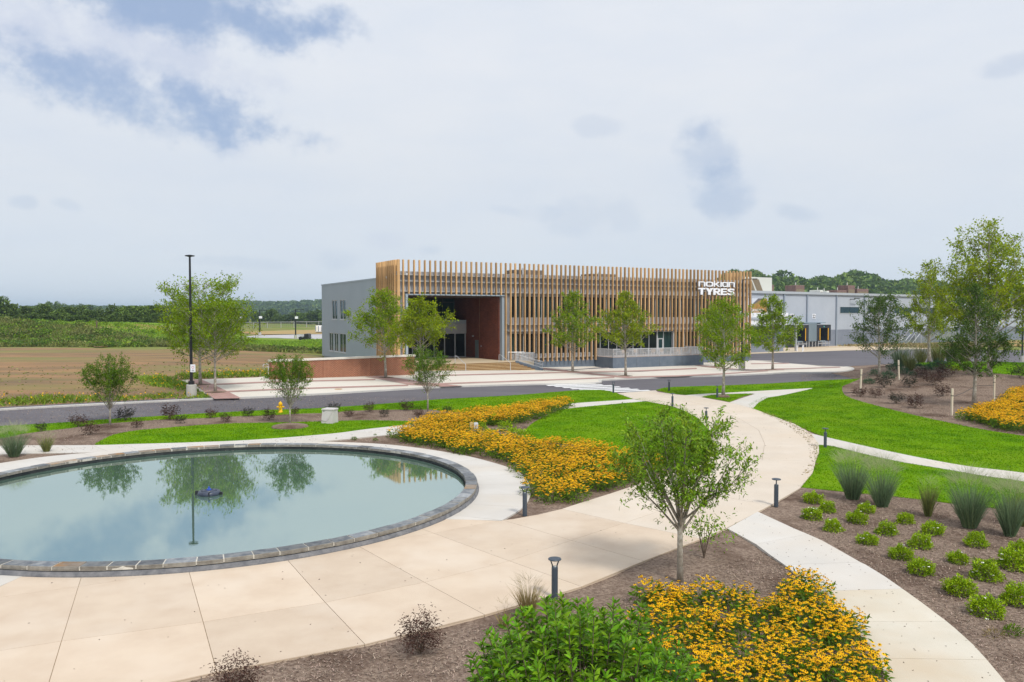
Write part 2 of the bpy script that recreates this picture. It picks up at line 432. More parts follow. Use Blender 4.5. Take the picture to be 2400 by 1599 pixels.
asph = [G(-500, 1015), G(0, 1004), G(600, 970), G(1100, 945), G(1445, 932), (20, 66), (34, 70), (60, 66), (120, 66), (150, 150)] \
    + GP([(2194, 819.5), (2165, 818.6), (1980, 822), (1801, 828.5), (1757, 826)]) + [tuple(BO+BU*50+BV*6), tuple(BO+BU*0+BV*-14)] + GP([(600, 922), (500, 930), (255, 942), (0, 955), (-500, 980)])
sheet('road', asph, .02, M['asphalt'], 2.5)
apron = GP([(1757, 830), (1801, 828.5), (1980, 822), (2165, 818.6), (2194, 817.5), (2150, 815.5), (2060, 812.5), (1960, 810.5)]) + [(60, 186), (48, 175), (40, 160)]
sheet('loading_apron', apron, .04, M['apron'], 4)
dry = [(G(1957, 811.5)), (G(2060, 813)), (G(2170, 816)), (G(2260, 812)), (G(2500, 812)), (260, 260), (75.7+60*.829, 189+60*.56-.5), (75.7, 188.6)]
sheet('dry_grass_strip', dry, .03, M['drygrass'], 4)
lot = GP([(560, 790), (600, 786), (700, 784), (800, 783), (900, 783), (900, 796), (800, 797), (700, 794), (620, 792)], 0)
sheet('distant_car_park', lot, -.02, mat('far_asphalt', (.42, .42, .45), (.5, .48, .48), .05), 8)
orange = GP([(560, 778), (680, 774), (760, 772), (800, 773), (800, 782), (700, 783), (600, 784)], 0)
sheet('dry_field', orange, -.03, mat('orange_field', (.42, .25, .10), (.38, .33, .16), .03, .95, spec=.1), 10)

for q_ in ([(215, 803), (258, 802), (262, 812), (222, 814)], [(180, 762), (300, 760), (420, 768), (430, 776), (300, 771), (200, 768)], [(330, 800), (420, 806), (400, 812), (330, 808)]):
    sheet('bare_patch', spoly(q_, 3), .06, M['drygrass'] if q_[0][0] != 215 else M['dirt'], 2)
# --- plaza in front of the building
PT = .15
back = [tuple(BO+BU*s+BV*t) for s, t in ((60.5, -1.0), (57.3, .6), (14.3, .6), (14.3, 1.0), (-1, 1.0), (-1, .8))]
plaza_poly = smooth([G(*p) for p in KERB_P], 3, False) + GP([(1902, 856.5), (1800, 849), (1745, 845)], .1) + back + [tuple(BO+BU*-8+BV*2)] + GP([(640, 882), (600, 886), (427, 892)], .1)
sheet('plaza', plaza_poly, PT, M['plaza'], 2, thick=.2)
def strip_poly(line, w, side=1):
    P = np.array(line); d = np.gradient(P, axis=0); d /= np.hypot(d[:, 0], d[:, 1])[:, None]
    n = np.stack([-d[:, 1], d[:, 0]], 1)*side
    return P, P+n*w
def kerb_line(line, w, off, side, seg, name='kerb', m='kerb'):
    root = empty(name, (0, 0, 0), kind='structure')
    P = np.array(line); L = np.concatenate([[0], np.cumsum(np.hypot(*np.diff(P, axis=0).T))])
    n = max(1, int(L[-1]/seg)); ss_ = np.linspace(0, L[-1], n*4+1)
    Q = np.stack([np.interp(ss_, L, P[:, 0]), np.interp(ss_, L, P[:, 1])], 1)
    a, b = strip_poly(Q, w, side)
    for k in range(n):
        i = slice(k*4, k*4+5); slab('kerb_stone', list(map(tuple, a[i]))+list(map(tuple, b[i][::-1])), off, M[m], root, .006, .25)
    return root
kp = smooth([G(*p) for p in KERB_P], 4, False)
kerb_line(kp, .28, PT+.012, -1, 3.0)
kl = smooth([G(*p) for p in KERB_L], 4, False)
kerb_line(kl, .35, .14, -1, 3.0)
def band(pts, m=None, off=PT+.02, name='paver_band', parent=None):
    sheet(name, spoly([(x, y, 1) for x, y in pts], 3, off=PT), off, m or M['paver'], 1.2, parent=parent)
bands = empty('paving_bands', kind='structure')
def hb(a, b, w0, w1):
    band([(a[0], a[1]-w0/2), (b[0], b[1]-w1/2), (b[0], b[1]+w1/2), (a[0], a[1]+w0/2)], parent=bands)
band([(440, 891.5), (474, 890.5), (566, 934), (502, 935.5)], parent=bands)
hb((489, 902), (880, 890), 3.0, 2.6); hb((530, 918.5), (957, 903.5), 3.2, 3.0)
band([(856, 883.2), (899, 881.5), (1000, 897), (1085, 905), (1034, 907), (962, 903)], parent=bands)
hb((1025, 880.5), (1353, 872.6), 2.6, 2.4); hb((1021, 900.5), (1440, 885), 3.0, 2.6)
hb((1353, 872.6), (1633, 864), 3, 2.6); hb((1480, 884.5), (1800, 869.3), 3.0, 2.4)
band([(1250, 863.6), (1277, 863), (1500, 885.5), (1470, 887)], parent=bands)
band([(1627, 857), (1640, 856), (1812, 868), (1798, 869.5)], parent=bands)
hb((1737, 868), (1838, 866.5), 2, 2.4); hb((1760, 853), (1850, 852), 2, 2); band([(1815, 864.4), (1968, 860), (1970, 862), (1815, 867)], parent=bands)
# road markings
cw = empty('crosswalk', kind='structure')
for a, b in [((310,253),(750,235)),((380,262),(820,245)),((455,272),(910,253)),((530,283),(980,265)),((610,293),(1070,277)),((710,302),(1150,287)),((800,314),(1250,297)),((905,326),(1310,308))]:
    A = (1200+a[0]/3.92, 840+a[1]/3.92); B = (1200+b[0]/3.92, 840+b[1]/3.92); h = 1.05
    sheet('painted_bar', GP([(A[0], A[1]-h), (B[0], B[1]-h), (B[0]+6, B[1]+h), (A[0]+7, A[1]+h)]), .032, M['paint'], 1.5, parent=cw)

# --- garden: mulch under everything, lawns, then paths
MB_E = GP([(-500, 1030), (0, 1002), (153, 993), (255, 985.4), (434, 974), (600, 965), (753, 958.6), (906, 948.4), (1034, 938), (1200, 929), (1330, 919), (1378, 916), (1417, 917), (1447, 922), (1490, 921), (1537, 915.5), (1582, 909), (1800, 901), (1928, 893.6), (2005, 890.5)])
garden = MB_E + [(33, 84), (38, 93), (46, 99), (62, 100), (90, 92), (90, 20), (70, -8), (-60, -8), (-75, 30)]
def mulch_bump(x, y):
    v = 0
    for (kx, ky, a, p_) in ((.9, .7, .012, 0), (-1.3, 1.9, .010, 1), (2.7, 2.2, .008, 2), (4.1, -3.3, .006, 4)): v = v+a*np.sin(kx*x+ky*y+p_)
    return v
sheet('mulch_bed', garden, .05, M['mulch'], 1.0, bump=mulch_bump)
LAWN = {}
def lawn(pts, off=.08, n=4, world=False):
    p = smooth(pts, n) if world else spoly(pts, n)
    o = sheet('lawn', p, off, M['lawn'], 1.0, thick=.1); LAWN[o.name] = p
    return p
lawn([(222, 1044, 1), (268, 1022), (344, 1009.6), (510, 997), (600, 994), (700, 992), (766, 990.5), (855, 988), (962, 990), (1010, 992, 1), (1010, 1008, 1), (855, 1014), (700, 1030), (600, 1038), (420, 1047), (250, 1050, 1)])
lawn([(-500, 1068, 1), (-200, 1045), (0, 1029.5), (61, 1018.6), (153, 1007), (230, 996), (306, 991), (398, 984), (485, 982), (536, 979), (600, 976.5), (700, 972), (763, 970), (817, 965), (880, 962.5), (944, 962.5), (1008, 962), (1077, 969), (1140, 972), (1345, 950, 1), (1345, 948, 1), (1486, 937, 1), (1445, 923, 1), (1417, 917), (1378, 916),
      (1330, 918.5), (1200, 929), (1034, 938), (906, 948.4), (753, 958.6), (600, 965), (434, 974), (255, 985.4), (153, 993), (0, 1002), (-500, 1030, 1)])
oval = lawn([(1340, 954), (1378, 949), (1440, 943), (1511, 937), (1560, 945), (1600, 958), (1636, 977), (1664, 1005), (1668, 1045), (1650, 1078), (1615, 1100, 1), (1590, 1105), (1530, 1091), (1417, 1066), (1327, 1042), (1260, 1040), (1229, 1030), (1228, 1016), (1251, 993), (1300, 968)])
lawn([(1538, 916, 1), (1582.6, 909), (1800, 901), (1927.6, 893.6), (2015.5, 889.7, 1), (1960, 912, 1), (1880, 916), (1800, 919), (1630, 928), (1608, 927), (1570, 924)])
lawn([(1640, 931, 1), (1672, 924.2), (1720, 923), (1775, 921.5, 1), (1740, 932), (1710, 944, 1), (1680, 938)])
lawn([(1895, 909, 1), (2016, 890, 1), (1990, 897), (1976, 906), (1974, 917), (1986, 932), (2042, 950), (2119, 970), (2208, 990.5), (2310, 1011), (2400, 1025), (2700, 1070, 1), (2800, 1190, 1), (2400, 1116, 1), (2259, 1098), (2106, 1070), (1978.6, 1042), (1925, 1024, 1), (1880, 1006), (1850, 994), (1790, 975), (1757, 958), (1760, 948), (1800, 930)])
lawn([(1914, 1038, 1), (1953, 1042), (2106, 1076), (2208, 1093), (2400, 1122, 1), (2750, 1180, 1), (2750, 1260, 1), (2400, 1203), (2343, 1196), (2157, 1174.5), (1978.6, 1156.5), (1872, 1145.5, 1), (1905, 1105)])
lawn([(43, 86), (50, 91), (66, 93), (90, 88), (90, 60), (66, 62), (56, 66), (50, 71), (44, 78)], world=True)

# paths --------------------------------------------------------------
PO = .105
def cells(name, lines, m_outer, mid=None, joint=True, extra=None):
    pass
prom = empty('promenade', kind='structure')
GG = lambda p: G(p[0], p[1], PO)
lines = [ # outer, middle, inner
 [(-420, 1700), (-150, 1548), (-150, 1440)],
 [(95, 1665), (144, 1503), (193, 1345)],
 [(508, 1575), (476, 1458), (441, 1333)],
 [(855, 1510), (762, 1412), (666, 1304)],
 [(1136, 1441), (995, 1365), (829, 1274)],
 [(1363, 1375), (1194, 1315), (973, 1234)],
 [(1509, 1315), (1339, 1266.6), (1178, 1219)],
 [(1644, 1263), (1463, 1226), (1317, 1193)],
 [(1805, 1185), (1662, 1158), (1560, 1114)],
 [(1912, 1081), (1786, 1078), (1658, 1077)],
 [(1822, 979), (1728, 979), (1634, 978)],
 [(1720, 946), (1660, 951), (1575, 952)],
 [(1537, 915), (1510, 917), (1447, 922)]]
outer_x = {7: [(1704, 1237), (1776, 1200)], 8: [(1874, 1145), (1905, 1108)], 9: [(1920, 1060), (1919, 1040), (1902, 1016), (1861, 993)], 10: [(1800, 971), (1764, 957)], 11: [(1708, 943), (1641, 930.5), (1600, 926), (1542, 919)]}
inner_x = {0: [(0, 1375), (60, 1346.5), (110, 1348)], 5: [(1031, 1216.5), (1176, 1221)], 6: [(1200, 1217), (1262, 1206)], 7: [(1353, 1181), (1430, 1157), (1532, 1123)], 8: [(1600, 1103), (1640, 1090)], 9: [(1667, 1050), (1664, 1010)], 10: [(1598, 960)], 11: [(1511, 939.5), (1484, 935)]}
mid_x = {8: [(1700, 1142), (1745, 1113)], 9: [(1792, 1040), (1778, 1008)]}
whole = [GG(l[0]) for l in lines]
for i in range(len(lines)-1):
    A, B = lines[i], lines[i+1]; mx = mid_x.get(i, [])
    o_ = [GG(A[0])]+[GG(p) for p in outer_x.get(i, [])]+[GG(B[0])]+[GG(B[1])]+[GG(p) for p in mx[::-1]]+[GG(A[1])]
    n_ = [GG(A[1])]+[GG(p) for p in mx]+[GG(B[1])]+[GG(B[2])]+[GG(p) for p in inner_x.get(i, [])[::-1]]+[GG(A[2])]
    gp = .007
    TM = M['tan'] if i < 7 else M['tan2']; slab('paving_slab', o_, PO, TM, prom, gp)
    cut = {1: ((184, 1375), (445, 1337)), 4: ((829, 1279), (1016, 1250)), 5: ((1016, 1250), (1161, 1222)), 0: ((0, 1400), (184, 1375))}.get(i)
    if cut:
        l, r_ = halfsplit(n_, GG(cut[0]), GG(cut[1]))
        for q in (l, r_):
            if len(q) > 2 and abs(area(q)) > .05: slab('paving_slab', q, PO, M['tan'], prom, .006)
    else: slab('paving_slab', n_, PO, TM, prom, gp)
ob = []; ib = []
for i in range(len(lines)):
    ob.append(GG(lines[i][0])); ob += [GG(p) for p in outer_x.get(i, [])]
    ib.append(GG(lines[i][2])); ib += [GG(p) for p in inner_x.get(i, [])]
sheet('joint_bed', ob+ib[::-1], PO-.022, M['joint'], 1.5, parent=prom)

PATHS = []
def ladder(name, A, B, n, m, off=PO, gap=.007, parent=None):
    root = parent or empty(name, kind='structure')
    def res(L):
        P = np.array(smooth([GG(p) for p in L], 4, False)); s = np.concatenate([[0], np.cumsum(np.hypot(*np.diff(P, axis=0).T))]); t = np.linspace(0, s[-1], n*4+1)
        return np.stack([np.interp(t, s, P[:, 0]), np.interp(t, s, P[:, 1])], 1)
    a, b = res(A), res(B); PATHS.append(list(map(tuple, a))+list(map(tuple, b[::-1])))
    for k in range(n):
        i = slice(k*4, k*4+5); slab('paving_slab', list(map(tuple, a[i]))+list(map(tuple, b[i][::-1])), off, M[m], root, gap)
    sheet('joint_bed', list(map(tuple, a))+list(map(tuple, b[::-1])), off-.02, M['joint'], 1.5, parent=root)
    return root
ladder('garden_path', [(-400, 1056), (0, 1044.5), (222, 1043), (306, 1040.5), (450, 1036.5), (600, 1030), (778, 1016), (855, 1006), (960, 994), (1100, 975), (1250, 955.5), (1345, 945), (1484, 935.5)],
       [(-400, 1080), (0, 1064.5), (217, 1060), (450, 1054), (600, 1045), (738, 1035.5), (822, 1027.5), (931, 1016.5), (1020, 1005), (1130, 990), (1260, 967), (1350, 954.8), (1512, 940)], 34, 'white', PO-.008)
ladder('garden_path', [(1902, 1016), (1978.6, 1034), (2106, 1062), (2259, 1091), (2400, 1108), (2750, 1160)], [(1919, 1042), (1953, 1045.5), (2029.6, 1064.5), (2106, 1081), (2208, 1097.7), (2310, 1115.5), (2400, 1128), (2750, 1190)], 11, 'white', PO-.006)
ladder('garden_path', [(1604, 926.5), (1633.7, 924), (1700, 920.5), (1800, 915), (1904, 909.5)], [(1640, 931), (1672, 924.8), (1774, 922), (1800, 931), (1904, 910.5)], 4, 'white', PO-.006)
slab('garden_path', GP([(1709, 943.2), (1740, 932.5), (1774, 922), (1800, 916), (1904, 910), (1850, 922), (1800, 931.5), (1778, 943), (1765, 957)], PO), PO-.004, M['white'], None)
for o in COL.objects:
    if o.name == 'garden_path.003' and 'kind' not in o: o['kind'] = 'structure'
# the walk that leaves the bottom of the picture: joints where the photo has them
p4 = empty('garden_path', kind='structure')
pj = [((1704, 1239), (1776, 1199.5)), ((1772, 1276), (1893, 1252)), ((1838, 1324), (2017, 1318)), ((1963, 1385), (2116, 1380.6)), ((2024, 1457), (2219, 1456.6)), ((2066, 1543), (2314, 1547)), ((2100, 1640), (2400, 1650)), ((2120, 1760), (2500, 1780))]
lx = {1: [(1800, 1301)], 2: [(1876.5, 1354.6), (1927.6, 1400)], 0: []}
pj[3] = ((1911, 1386), (2116, 1380.6)); pj[4] = ((1988, 1457), (2219, 1456.6)); pj[5] = ((2056, 1543), (2314, 1547))
pl = {0: [(1738, 1257)], 1: [(1802, 1299)], 2: [(1877, 1354.6)], 3: [(1953, 1421)], 4: [(2026, 1501)]}
pr = {0: [(1800, 1210.5), (1866, 1241)], 1: [(1927, 1267), (1975, 1294)], 2: [(2029.6, 1324), (2075, 1352)], 3: [(2160, 1412)], 4: [(2239, 1473), (2280, 1510)]}
for i in range(len(pj)-1):
    a, b = pj[i], pj[i+1]
    slab('paving_slab', [GG(a[0])]+[GG(p) for p in pl.get(i, [])]+[GG(b[0]), GG(b[1])]+[GG(p) for p in pr.get(i, [])[::-1]]+[GG(a[1])], PO+.004, M['white'] if i < 3 else M['cream'], p4, .007)
sheet('joint_bed', [GG(a[0]) for a in pj]+[GG(a[1]) for a in pj[::-1]], PO-.03, M['joint'], 1.5, parent=p4)

# ---------------------------------------------------------------- pond
PC = np.array([-11.95, 31.5]); PR = 10.62
def fit_pond():
    N_ = [(63.8,1330.4),(199,1329.6),(340.6,1324.5),(487,1312.5),(689,1287),(809,1265.8),(907,1245),(1018,1208),(1069,1182),(1109,1150),(1117,1123)]
    Q_ = [(1097,1090),(1008,1064.5),(855,1046),(702,1039.5),(510,1044),(357,1055.5),(204,1071),(0,1105)]
    p = np.array([G(x, y, .36) for x, y in N_+Q_]); A = np.c_[2*p, np.ones(len(p))]
    s = np.linalg.lstsq(A, (p**2).sum(1), rcond=None)[0]
    return s[:2], math.sqrt(s[2]+s[0]**2+s[1]**2)
PC, PR = fit_pond(); print('POND', PC, PR)
CW = .46; ZT = .37; ZW = .125
M['stone'] = mat('slate_coping', (.115, .130, .155), (.27, .28, .285), 4.5, .62, .014, 12, objvar=.5, spec=.4, detail=8)
M['stone2'] = mat('brown_coping', (.22, .165, .12), (.33, .28, .23), 3.0, .75, .012, 12, objvar=.3, spec=.3, c3=(.36, .19, .07), s3=1.4)
M['stoneside'] = mat('stone_edge', (.30, .285, .25), (.19, .175, .155), 5, .85, .02, 14, objvar=.15)
M['mortar'] = mat('mortar', (.68, .65, .58), (.52, .50, .45), 8, .9, .01)
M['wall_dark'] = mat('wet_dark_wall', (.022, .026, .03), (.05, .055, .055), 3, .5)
def water_mat():
    m = bpy.data.materials.new('pond_water'); m.use_nodes = True; t = m.node_tree; t.nodes.clear()
    out = t.nodes.new('ShaderNodeOutputMaterial'); d = t.nodes.new('ShaderNodeBsdfDiffuse'); d.inputs[0].default_value = (.12, .205, .155, 1)
    g = t.nodes.new('ShaderNodeBsdfGlossy'); g.inputs[0].default_value = (.78, .87, .855, 1); g.inputs[1].default_value = .004
    lw = t.nodes.new('ShaderNodeLayerWeight'); lw.inputs[0].default_value = .62
    tcx = t.nodes.new('ShaderNodeTexCoord'); mp = t.nodes.new('ShaderNodeMapping'); mp.inputs['Scale'].default_value = (1, 2.2, 1); t.links.new(tcx.outputs['Object'], mp.inputs[0])
    n = t.nodes.new('ShaderNodeTexNoise'); n.inputs['Scale'].default_value = 4.5; n.inputs['Detail'].default_value = 3; t.links.new(mp.outputs[0], n.inputs[0])
    b = t.nodes.new('ShaderNodeBump'); b.inputs['Distance'].default_value = .00022; b.inputs['Strength'].default_value = 1; t.links.new(n.outputs[0], b.inputs['Height'])
    for s in (g, lw): t.links.new(b.outputs[0], s.inputs['Normal'])
    mr = t.nodes.new('ShaderNodeMapRange'); t.links.new(lw.outputs['Fresnel'], mr.inputs[0]); mr.inputs[3].default_value = .46; mr.inputs[4].default_value = .97
    mx = t.nodes.new('ShaderNodeMixShader'); t.links.new(mr.outputs[0], mx.inputs[0]); t.links.new(d.outputs[0], mx.inputs[1]); t.links.new(g.outputs[0], mx.inputs[2]); t.links.new(mx.outputs[0], out.inputs[0])
    return m
M['water'] = water_mat()
ring = [(PC[0]+(PR-CW-.02)*math.cos(a), PC[1]+(PR-CW-.02)*math.sin(a), ZW) for a in np.linspace(0, 2*math.pi, 97)[:-1]]
mbw = MB(); mbw.add(ring, [tuple(range(96))]); tag(mbw.build('pond_water', M['water']), kind='structure')
cop = empty('pond_edge', (PC[0], PC[1], 0), 0, 'low circular edge of dark slate coping stones around the round pond', 'pond edge')
NS = 86
a = 0.0; widths = rng.uniform(.88, 1.12, NS); widths *= 2*math.pi/widths.sum()
wallm = MB()
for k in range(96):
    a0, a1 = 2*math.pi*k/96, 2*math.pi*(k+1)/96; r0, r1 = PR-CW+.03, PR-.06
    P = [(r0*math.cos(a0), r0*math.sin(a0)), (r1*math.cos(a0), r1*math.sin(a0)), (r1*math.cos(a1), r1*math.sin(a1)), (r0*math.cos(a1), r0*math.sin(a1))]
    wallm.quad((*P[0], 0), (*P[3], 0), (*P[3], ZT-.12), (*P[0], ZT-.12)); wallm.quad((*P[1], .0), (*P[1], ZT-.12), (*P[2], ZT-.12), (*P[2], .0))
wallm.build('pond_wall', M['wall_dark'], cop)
mort = MB()
for k in range(96):
    a0, a1 = 2*math.pi*k/96, 2*math.pi*(k+1)/96; r0, r1 = PR-CW+.012, PR-.012
    for (ra, rb, za, zb) in ((r0, r1, ZT-.012, ZT-.012), (r1, r1, ZT-.012, ZT-.11), (r0, r0, ZT-.11, ZT-.012)):
        mort.quad((ra*math.cos(a0), ra*math.sin(a0), za), (rb*math.cos(a0), rb*math.sin(a0), zb), (rb*math.cos(a1), rb*math.sin(a1), zb), (ra*math.cos(a1), ra*math.sin(a1), za))
mort.build('mortar_bed', M['mortar'], cop)
lip = MB()
lip.lathe([(PR-.1, .05), (PR-.1, .24), (PR+.02, .225), (PR+.07, .135), (PR+.075, .05)], 96)
for k in range(NS):
    a1 = a+widths[k]; g_ = .019/PR; aa = np.linspace(a+g_, a1-g_, 4); zt = ZT+rng.uniform(-.006, .008); r0 = PR-CW+rng.uniform(-.012, .012); r1 = PR+rng.uniform(-.015, .015); b = .012
    mb = MB(); vs = []
    for rad, z in ((r0, ZT-.12), (r0, zt-b), (r0+b, zt), (r1-b, zt), (r1, zt-b), (r1+rng.uniform(-.008, .008), ZT-.07), (r1-.005, ZT-.12)):
        for t in aa: vs.append((rad*math.cos(t), rad*math.sin(t), z+rng.uniform(-.003, .003)))
    fs = []
    for j in range(6):
        for i in range(3): fs.append((j*4+i, j*4+i+1, j*4+4+i+1, j*4+4+i))
    fs = [f[::-1] for f in fs]
    mb.mi = 0; mb.add(vs, fs); base = 0
    mb.add([vs[j*4] for j in range(7)], [tuple(range(7))]); mb.add([vs[j*4+3] for j in range(7)], [tuple(range(7))[::-1]])
    mb.m = [1 if (i//3) in (0, 3, 4, 5) and i < 18 else (1 if i >= 18 else 0) for i in range(len(mb.f))]
    brown = (a % 6.283) > 1.9 and (a % 6.283) < 2.75 and k % 3 != 1 or rng.random() < .1
    mb.build('coping_stone', [M['stone2'] if brown else M['stone'], M['stoneside']], cop)
    a = a1
lip.build('grout_strip', mat('grey_grout', (.12, .125, .14), (.22, .22, .23), 4, .9), cop)

# pale walkway that follows the pond edge
wk = empty('pond_walkway', kind='structure')
OUT = [(-420, 1230), (-200, 1120), (0, 1086), (115, 1069.6), (217, 1061), (330, 1052), (500, 1042), (650, 1037), (738, 1035), (880.6, 1040), (982.6, 1050.5), (1085, 1067), (1161, 1086), (1200, 1099), (1225.5, 1113), (1243, 1141), (1241, 1169), (1223, 1192), (1200, 1207), (1177, 1220)]
ow = np.array(smooth([G(*p, PO) for p in OUT], 5, False)); oa = np.unwrap(np.arctan2(ow[:, 1]-PC[1], ow[:, 0]-PC[0])); orr = np.hypot(ow[:, 0]-PC[0], ow[:, 1]-PC[1])
order = np.argsort(oa); oa, orr = oa[order], orr[order]
amin, amax = oa[0], oa[-1]
aend = math.atan2(*( (np.array(G(1031, 1216, PO))-PC)[::-1]))
while aend-amin > math.pi: aend -= 2*math.pi
while aend-amin < -math.pi: aend += 2*math.pi
na_ = int((amax-amin)*13.2/2.1); AA = np.linspace(amin, amax, na_+1)
for k in range(na_):
    t = np.linspace(AA[k], AA[k+1], 6); ro = np.interp(t, oa, orr); ri = np.full(6, PR+.06)
    po = [(PC[0]+r*math.cos(q), PC[1]+r*math.sin(q)) for r, q in zip(ro, t)]; pi_ = [(PC[0]+r*math.cos(q), PC[1]+r*math.sin(q)) for r, q in zip(ri, t)]
    poly = po+pi_[::-1]
    if k == 0: poly = po+[G(1100, 1219.3, PO), G(1031, 1217, PO)]+pi_[::-1] if False else poly
    slab('paving_slab', poly, PO+.006, M['white'], wk, .007)
# closing slab towards the promenade
slab('paving_slab', [G(1177, 1220.6, PO), (PC[0]+(PR+.06)*math.cos(amin), PC[1]+(PR+.06)*math.sin(amin))]+[(PC[0]+(PR+.06)*math.cos(q), PC[1]+(PR+.06)*math.sin(q)) for q in np.linspace(amin, aend, 5)[1:]], PO+.008, M['white'], wk, .006)
slab('paving_slab', GP([(-330, 1400), (-100, 1352), (0, 1349), (58, 1349), (0, 1375), (-150, 1440), (-330, 1540)], PO), PO+.008, M['white'], wk, .006)
# ================================================================ MAIN BUILDING
M['timber'] = mat('timber_fin', (.64, .41, .205), (.47, .28, .12), 1.2, .7, .004, 9, objvar=.28, stretch=(6, 6, .25), spec=.25, detail=8, c3=(.58, .40, .27), s3=.5)
M['panel'] = mat('grey_metal_panel', (.36, .37, .40), (.41, .42, .45), .4, .45, spec=.5, objvar=.04)
M['panel_b'] = mat('blue_grey_cladding', (.30, .36, .42), (.33, .39, .45), .2, .5, spec=.4)
M['rail'] = mat('galvanised_rail', (.50, .51, .53), None, rough=.4, metal=.3)
M['plinth'] = mat('grey_render', (.115, .145, .19), (.15, .18, .225), 1.2, .85, .003, 30)
M['glass'] = mat('dark_glass', (.006, .009, .010), (.012, .018, .018), .5, .06, spec=.28)
M['glass_t'] = mat('teal_glass', (.025, .06, .06), (.015, .038, .042), .4, .05, spec=.45)
M['mull'] = mat('aluminium_mullion', (.50, .52, .54), None, rough=.4)
M['dkframe'] = mat('dark_frame', (.06, .065, .07), None, rough=.5)
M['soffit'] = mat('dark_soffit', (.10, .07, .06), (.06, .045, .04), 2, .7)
M['handrail'] = mat('steel_handrail', (.62, .64, .68), None, rough=.35, metal=.2)
M['step'] = mat('tan_step', (.72, .56, .34), (.62, .46, .26), 1.5, .8)
M['riser'] = mat('step_riser', (.22, .125, .045), (.18, .10, .04), 3, .85)
M['roof'] = mat('pale_roof', (.50, .50, .50), (.42, .42, .43), .3, .9)
M['black'] = mat('black_metal', (.012, .013, .016), None, rough=.45, spec=.5)
M['sign'] = mat('white_sign_letter', (.86, .87, .92), None, rough=.5)
M['signside'] = mat('sign_edge', (.30, .31, .34), None, rough=.5)
def brick_mat(name, a, b, mortar, scale=1.0, msize=.012):
    m = bpy.data.materials.new(name); m.use_nodes = True; t = m.node_tree; t.nodes.clear(); L = t.links.new
    out = t.nodes.new('ShaderNodeOutputMaterial'); p = t.nodes.new('ShaderNodeBsdfPrincipled'); p.inputs['Roughness'].default_value = .9; p.inputs['Specular IOR Level'].default_value = .15
    tcx = t.nodes.new('ShaderNodeTexCoord'); sp = t.nodes.new('ShaderNodeSeparateXYZ'); L(tcx.outputs['Object'], sp.inputs[0])
    ad = t.nodes.new('ShaderNodeMath'); L(sp.outputs[0], ad.inputs[0]); L(sp.outputs[1], ad.inputs[1])
    cb = t.nodes.new('ShaderNodeCombineXYZ'); L(ad.outputs[0], cb.inputs[0]); L(sp.outputs[2], cb.inputs[1])
    br = t.nodes.new('ShaderNodeTexBrick'); L(cb.outputs[0], br.inputs[0]); br.inputs['Scale'].default_value = scale
    br.inputs['Color1'].default_value = (*a, 1); br.inputs['Color2'].default_value = (*b, 1); br.inputs['Mortar'].default_value = (*mortar, 1)
    br.inputs['Mortar Size'].default_value = msize; br.inputs['Brick Width'].default_value = .29; br.inputs['Row Height'].default_value = .098
    n = t.nodes.new('ShaderNodeTexNoise'); n.inputs['Scale'].default_value = .6; n.inputs['Detail'].default_value = 6; L(cb.outputs[0], n.inputs[0])
    hs = t.nodes.new('ShaderNodeHueSaturation'); L(br.outputs[0], hs.inputs['Color']); mr = t.nodes.new('ShaderNodeMapRange'); L(n.outputs[0], mr.inputs[0]); mr.inputs[3].default_value = .7; mr.inputs[4].default_value = 1.3; L(mr.outputs[0], hs.inputs['Value'])
    L(hs.outputs[0], p.inputs['Base Color']); bp = t.nodes.new('ShaderNodeBump'); bp.invert = True; bp.inputs['Distance'].default_value = .01; L(br.outputs['Fac'], bp.inputs['Height']); L(bp.outputs[0], p.inputs['Normal'])
    L(p.outputs[0], out.inputs[0]); return m
M['brick'] = brick_mat('red_brick', (.29, .088, .048), (.20, .058, .034), (.46, .27, .18), 1, .018)
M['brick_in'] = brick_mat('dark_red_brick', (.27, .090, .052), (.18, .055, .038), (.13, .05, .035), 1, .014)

BR = (0, 0, BANG)
bld = empty('office_building', (BO[0], BO[1], 0), BANG, 'long two-storey office building with grey metal walls screened by upright timber fins', 'building')
LEN = 57.0; ZG = -.6; ZP = 12.28; ZR = 11.65; WT = .7; DEP = 34.0; ZPL = 1.1
# front wall: ribbed grey metal panels, each a separate piece, set round the openings
def ribbed(x0, x1, z0, z1, y, pitch=.35, d=.05):
    mb = MB(); x = x0
    while x < x1-.01:
        xe = min(x+pitch, x1); q = min(.1, (xe-x)/3)
        mb.quad((x, y, z0), (xe-q, y, z0), (xe-q, y, z1), (x, y, z1))
        mb.quad((xe-q, y, z0), (xe-q, y-d, z0), (xe-q, y-d, z1), (xe-q, y, z1)); mb.quad((xe-q, y-d, z0), (xe, y-d, z0), (xe, y-d, z1), (xe-q, y-d, z1)); mb.quad((xe, y-d, z0), (xe, y, z0), (xe, y, z1), (xe, y-d, z1))
        x = xe
    return mb
def panels(x0, x1, z0, z1, y, w=3.5):
    n = max(1, round((x1-x0)/w)); xs = np.linspace(x0, x1, n+1)
    for a_, b_ in zip(xs[:-1], xs[1:]): ribbed(a_, b_-.03, z0, z1, y).build('wall_panel', M['panel'], bld)
panels(-.6, LEN, 9.52, 11.95, WT)
panels(-.6, .45, 1.0, 9.49, WT); panels(14.25, 15.0, 1.0, 9.49, WT)
panels(15.0, LEN, 4.62, 6.52, WT)
panels(55.0, LEN, 6.55, 9.49, WT); panels(15.0, 27.9, 1.0, 1.72, WT); panels(42.3, LEN, .7, 1.72, WT); panels(55.0, LEN, 1.75, 4.59, WT)
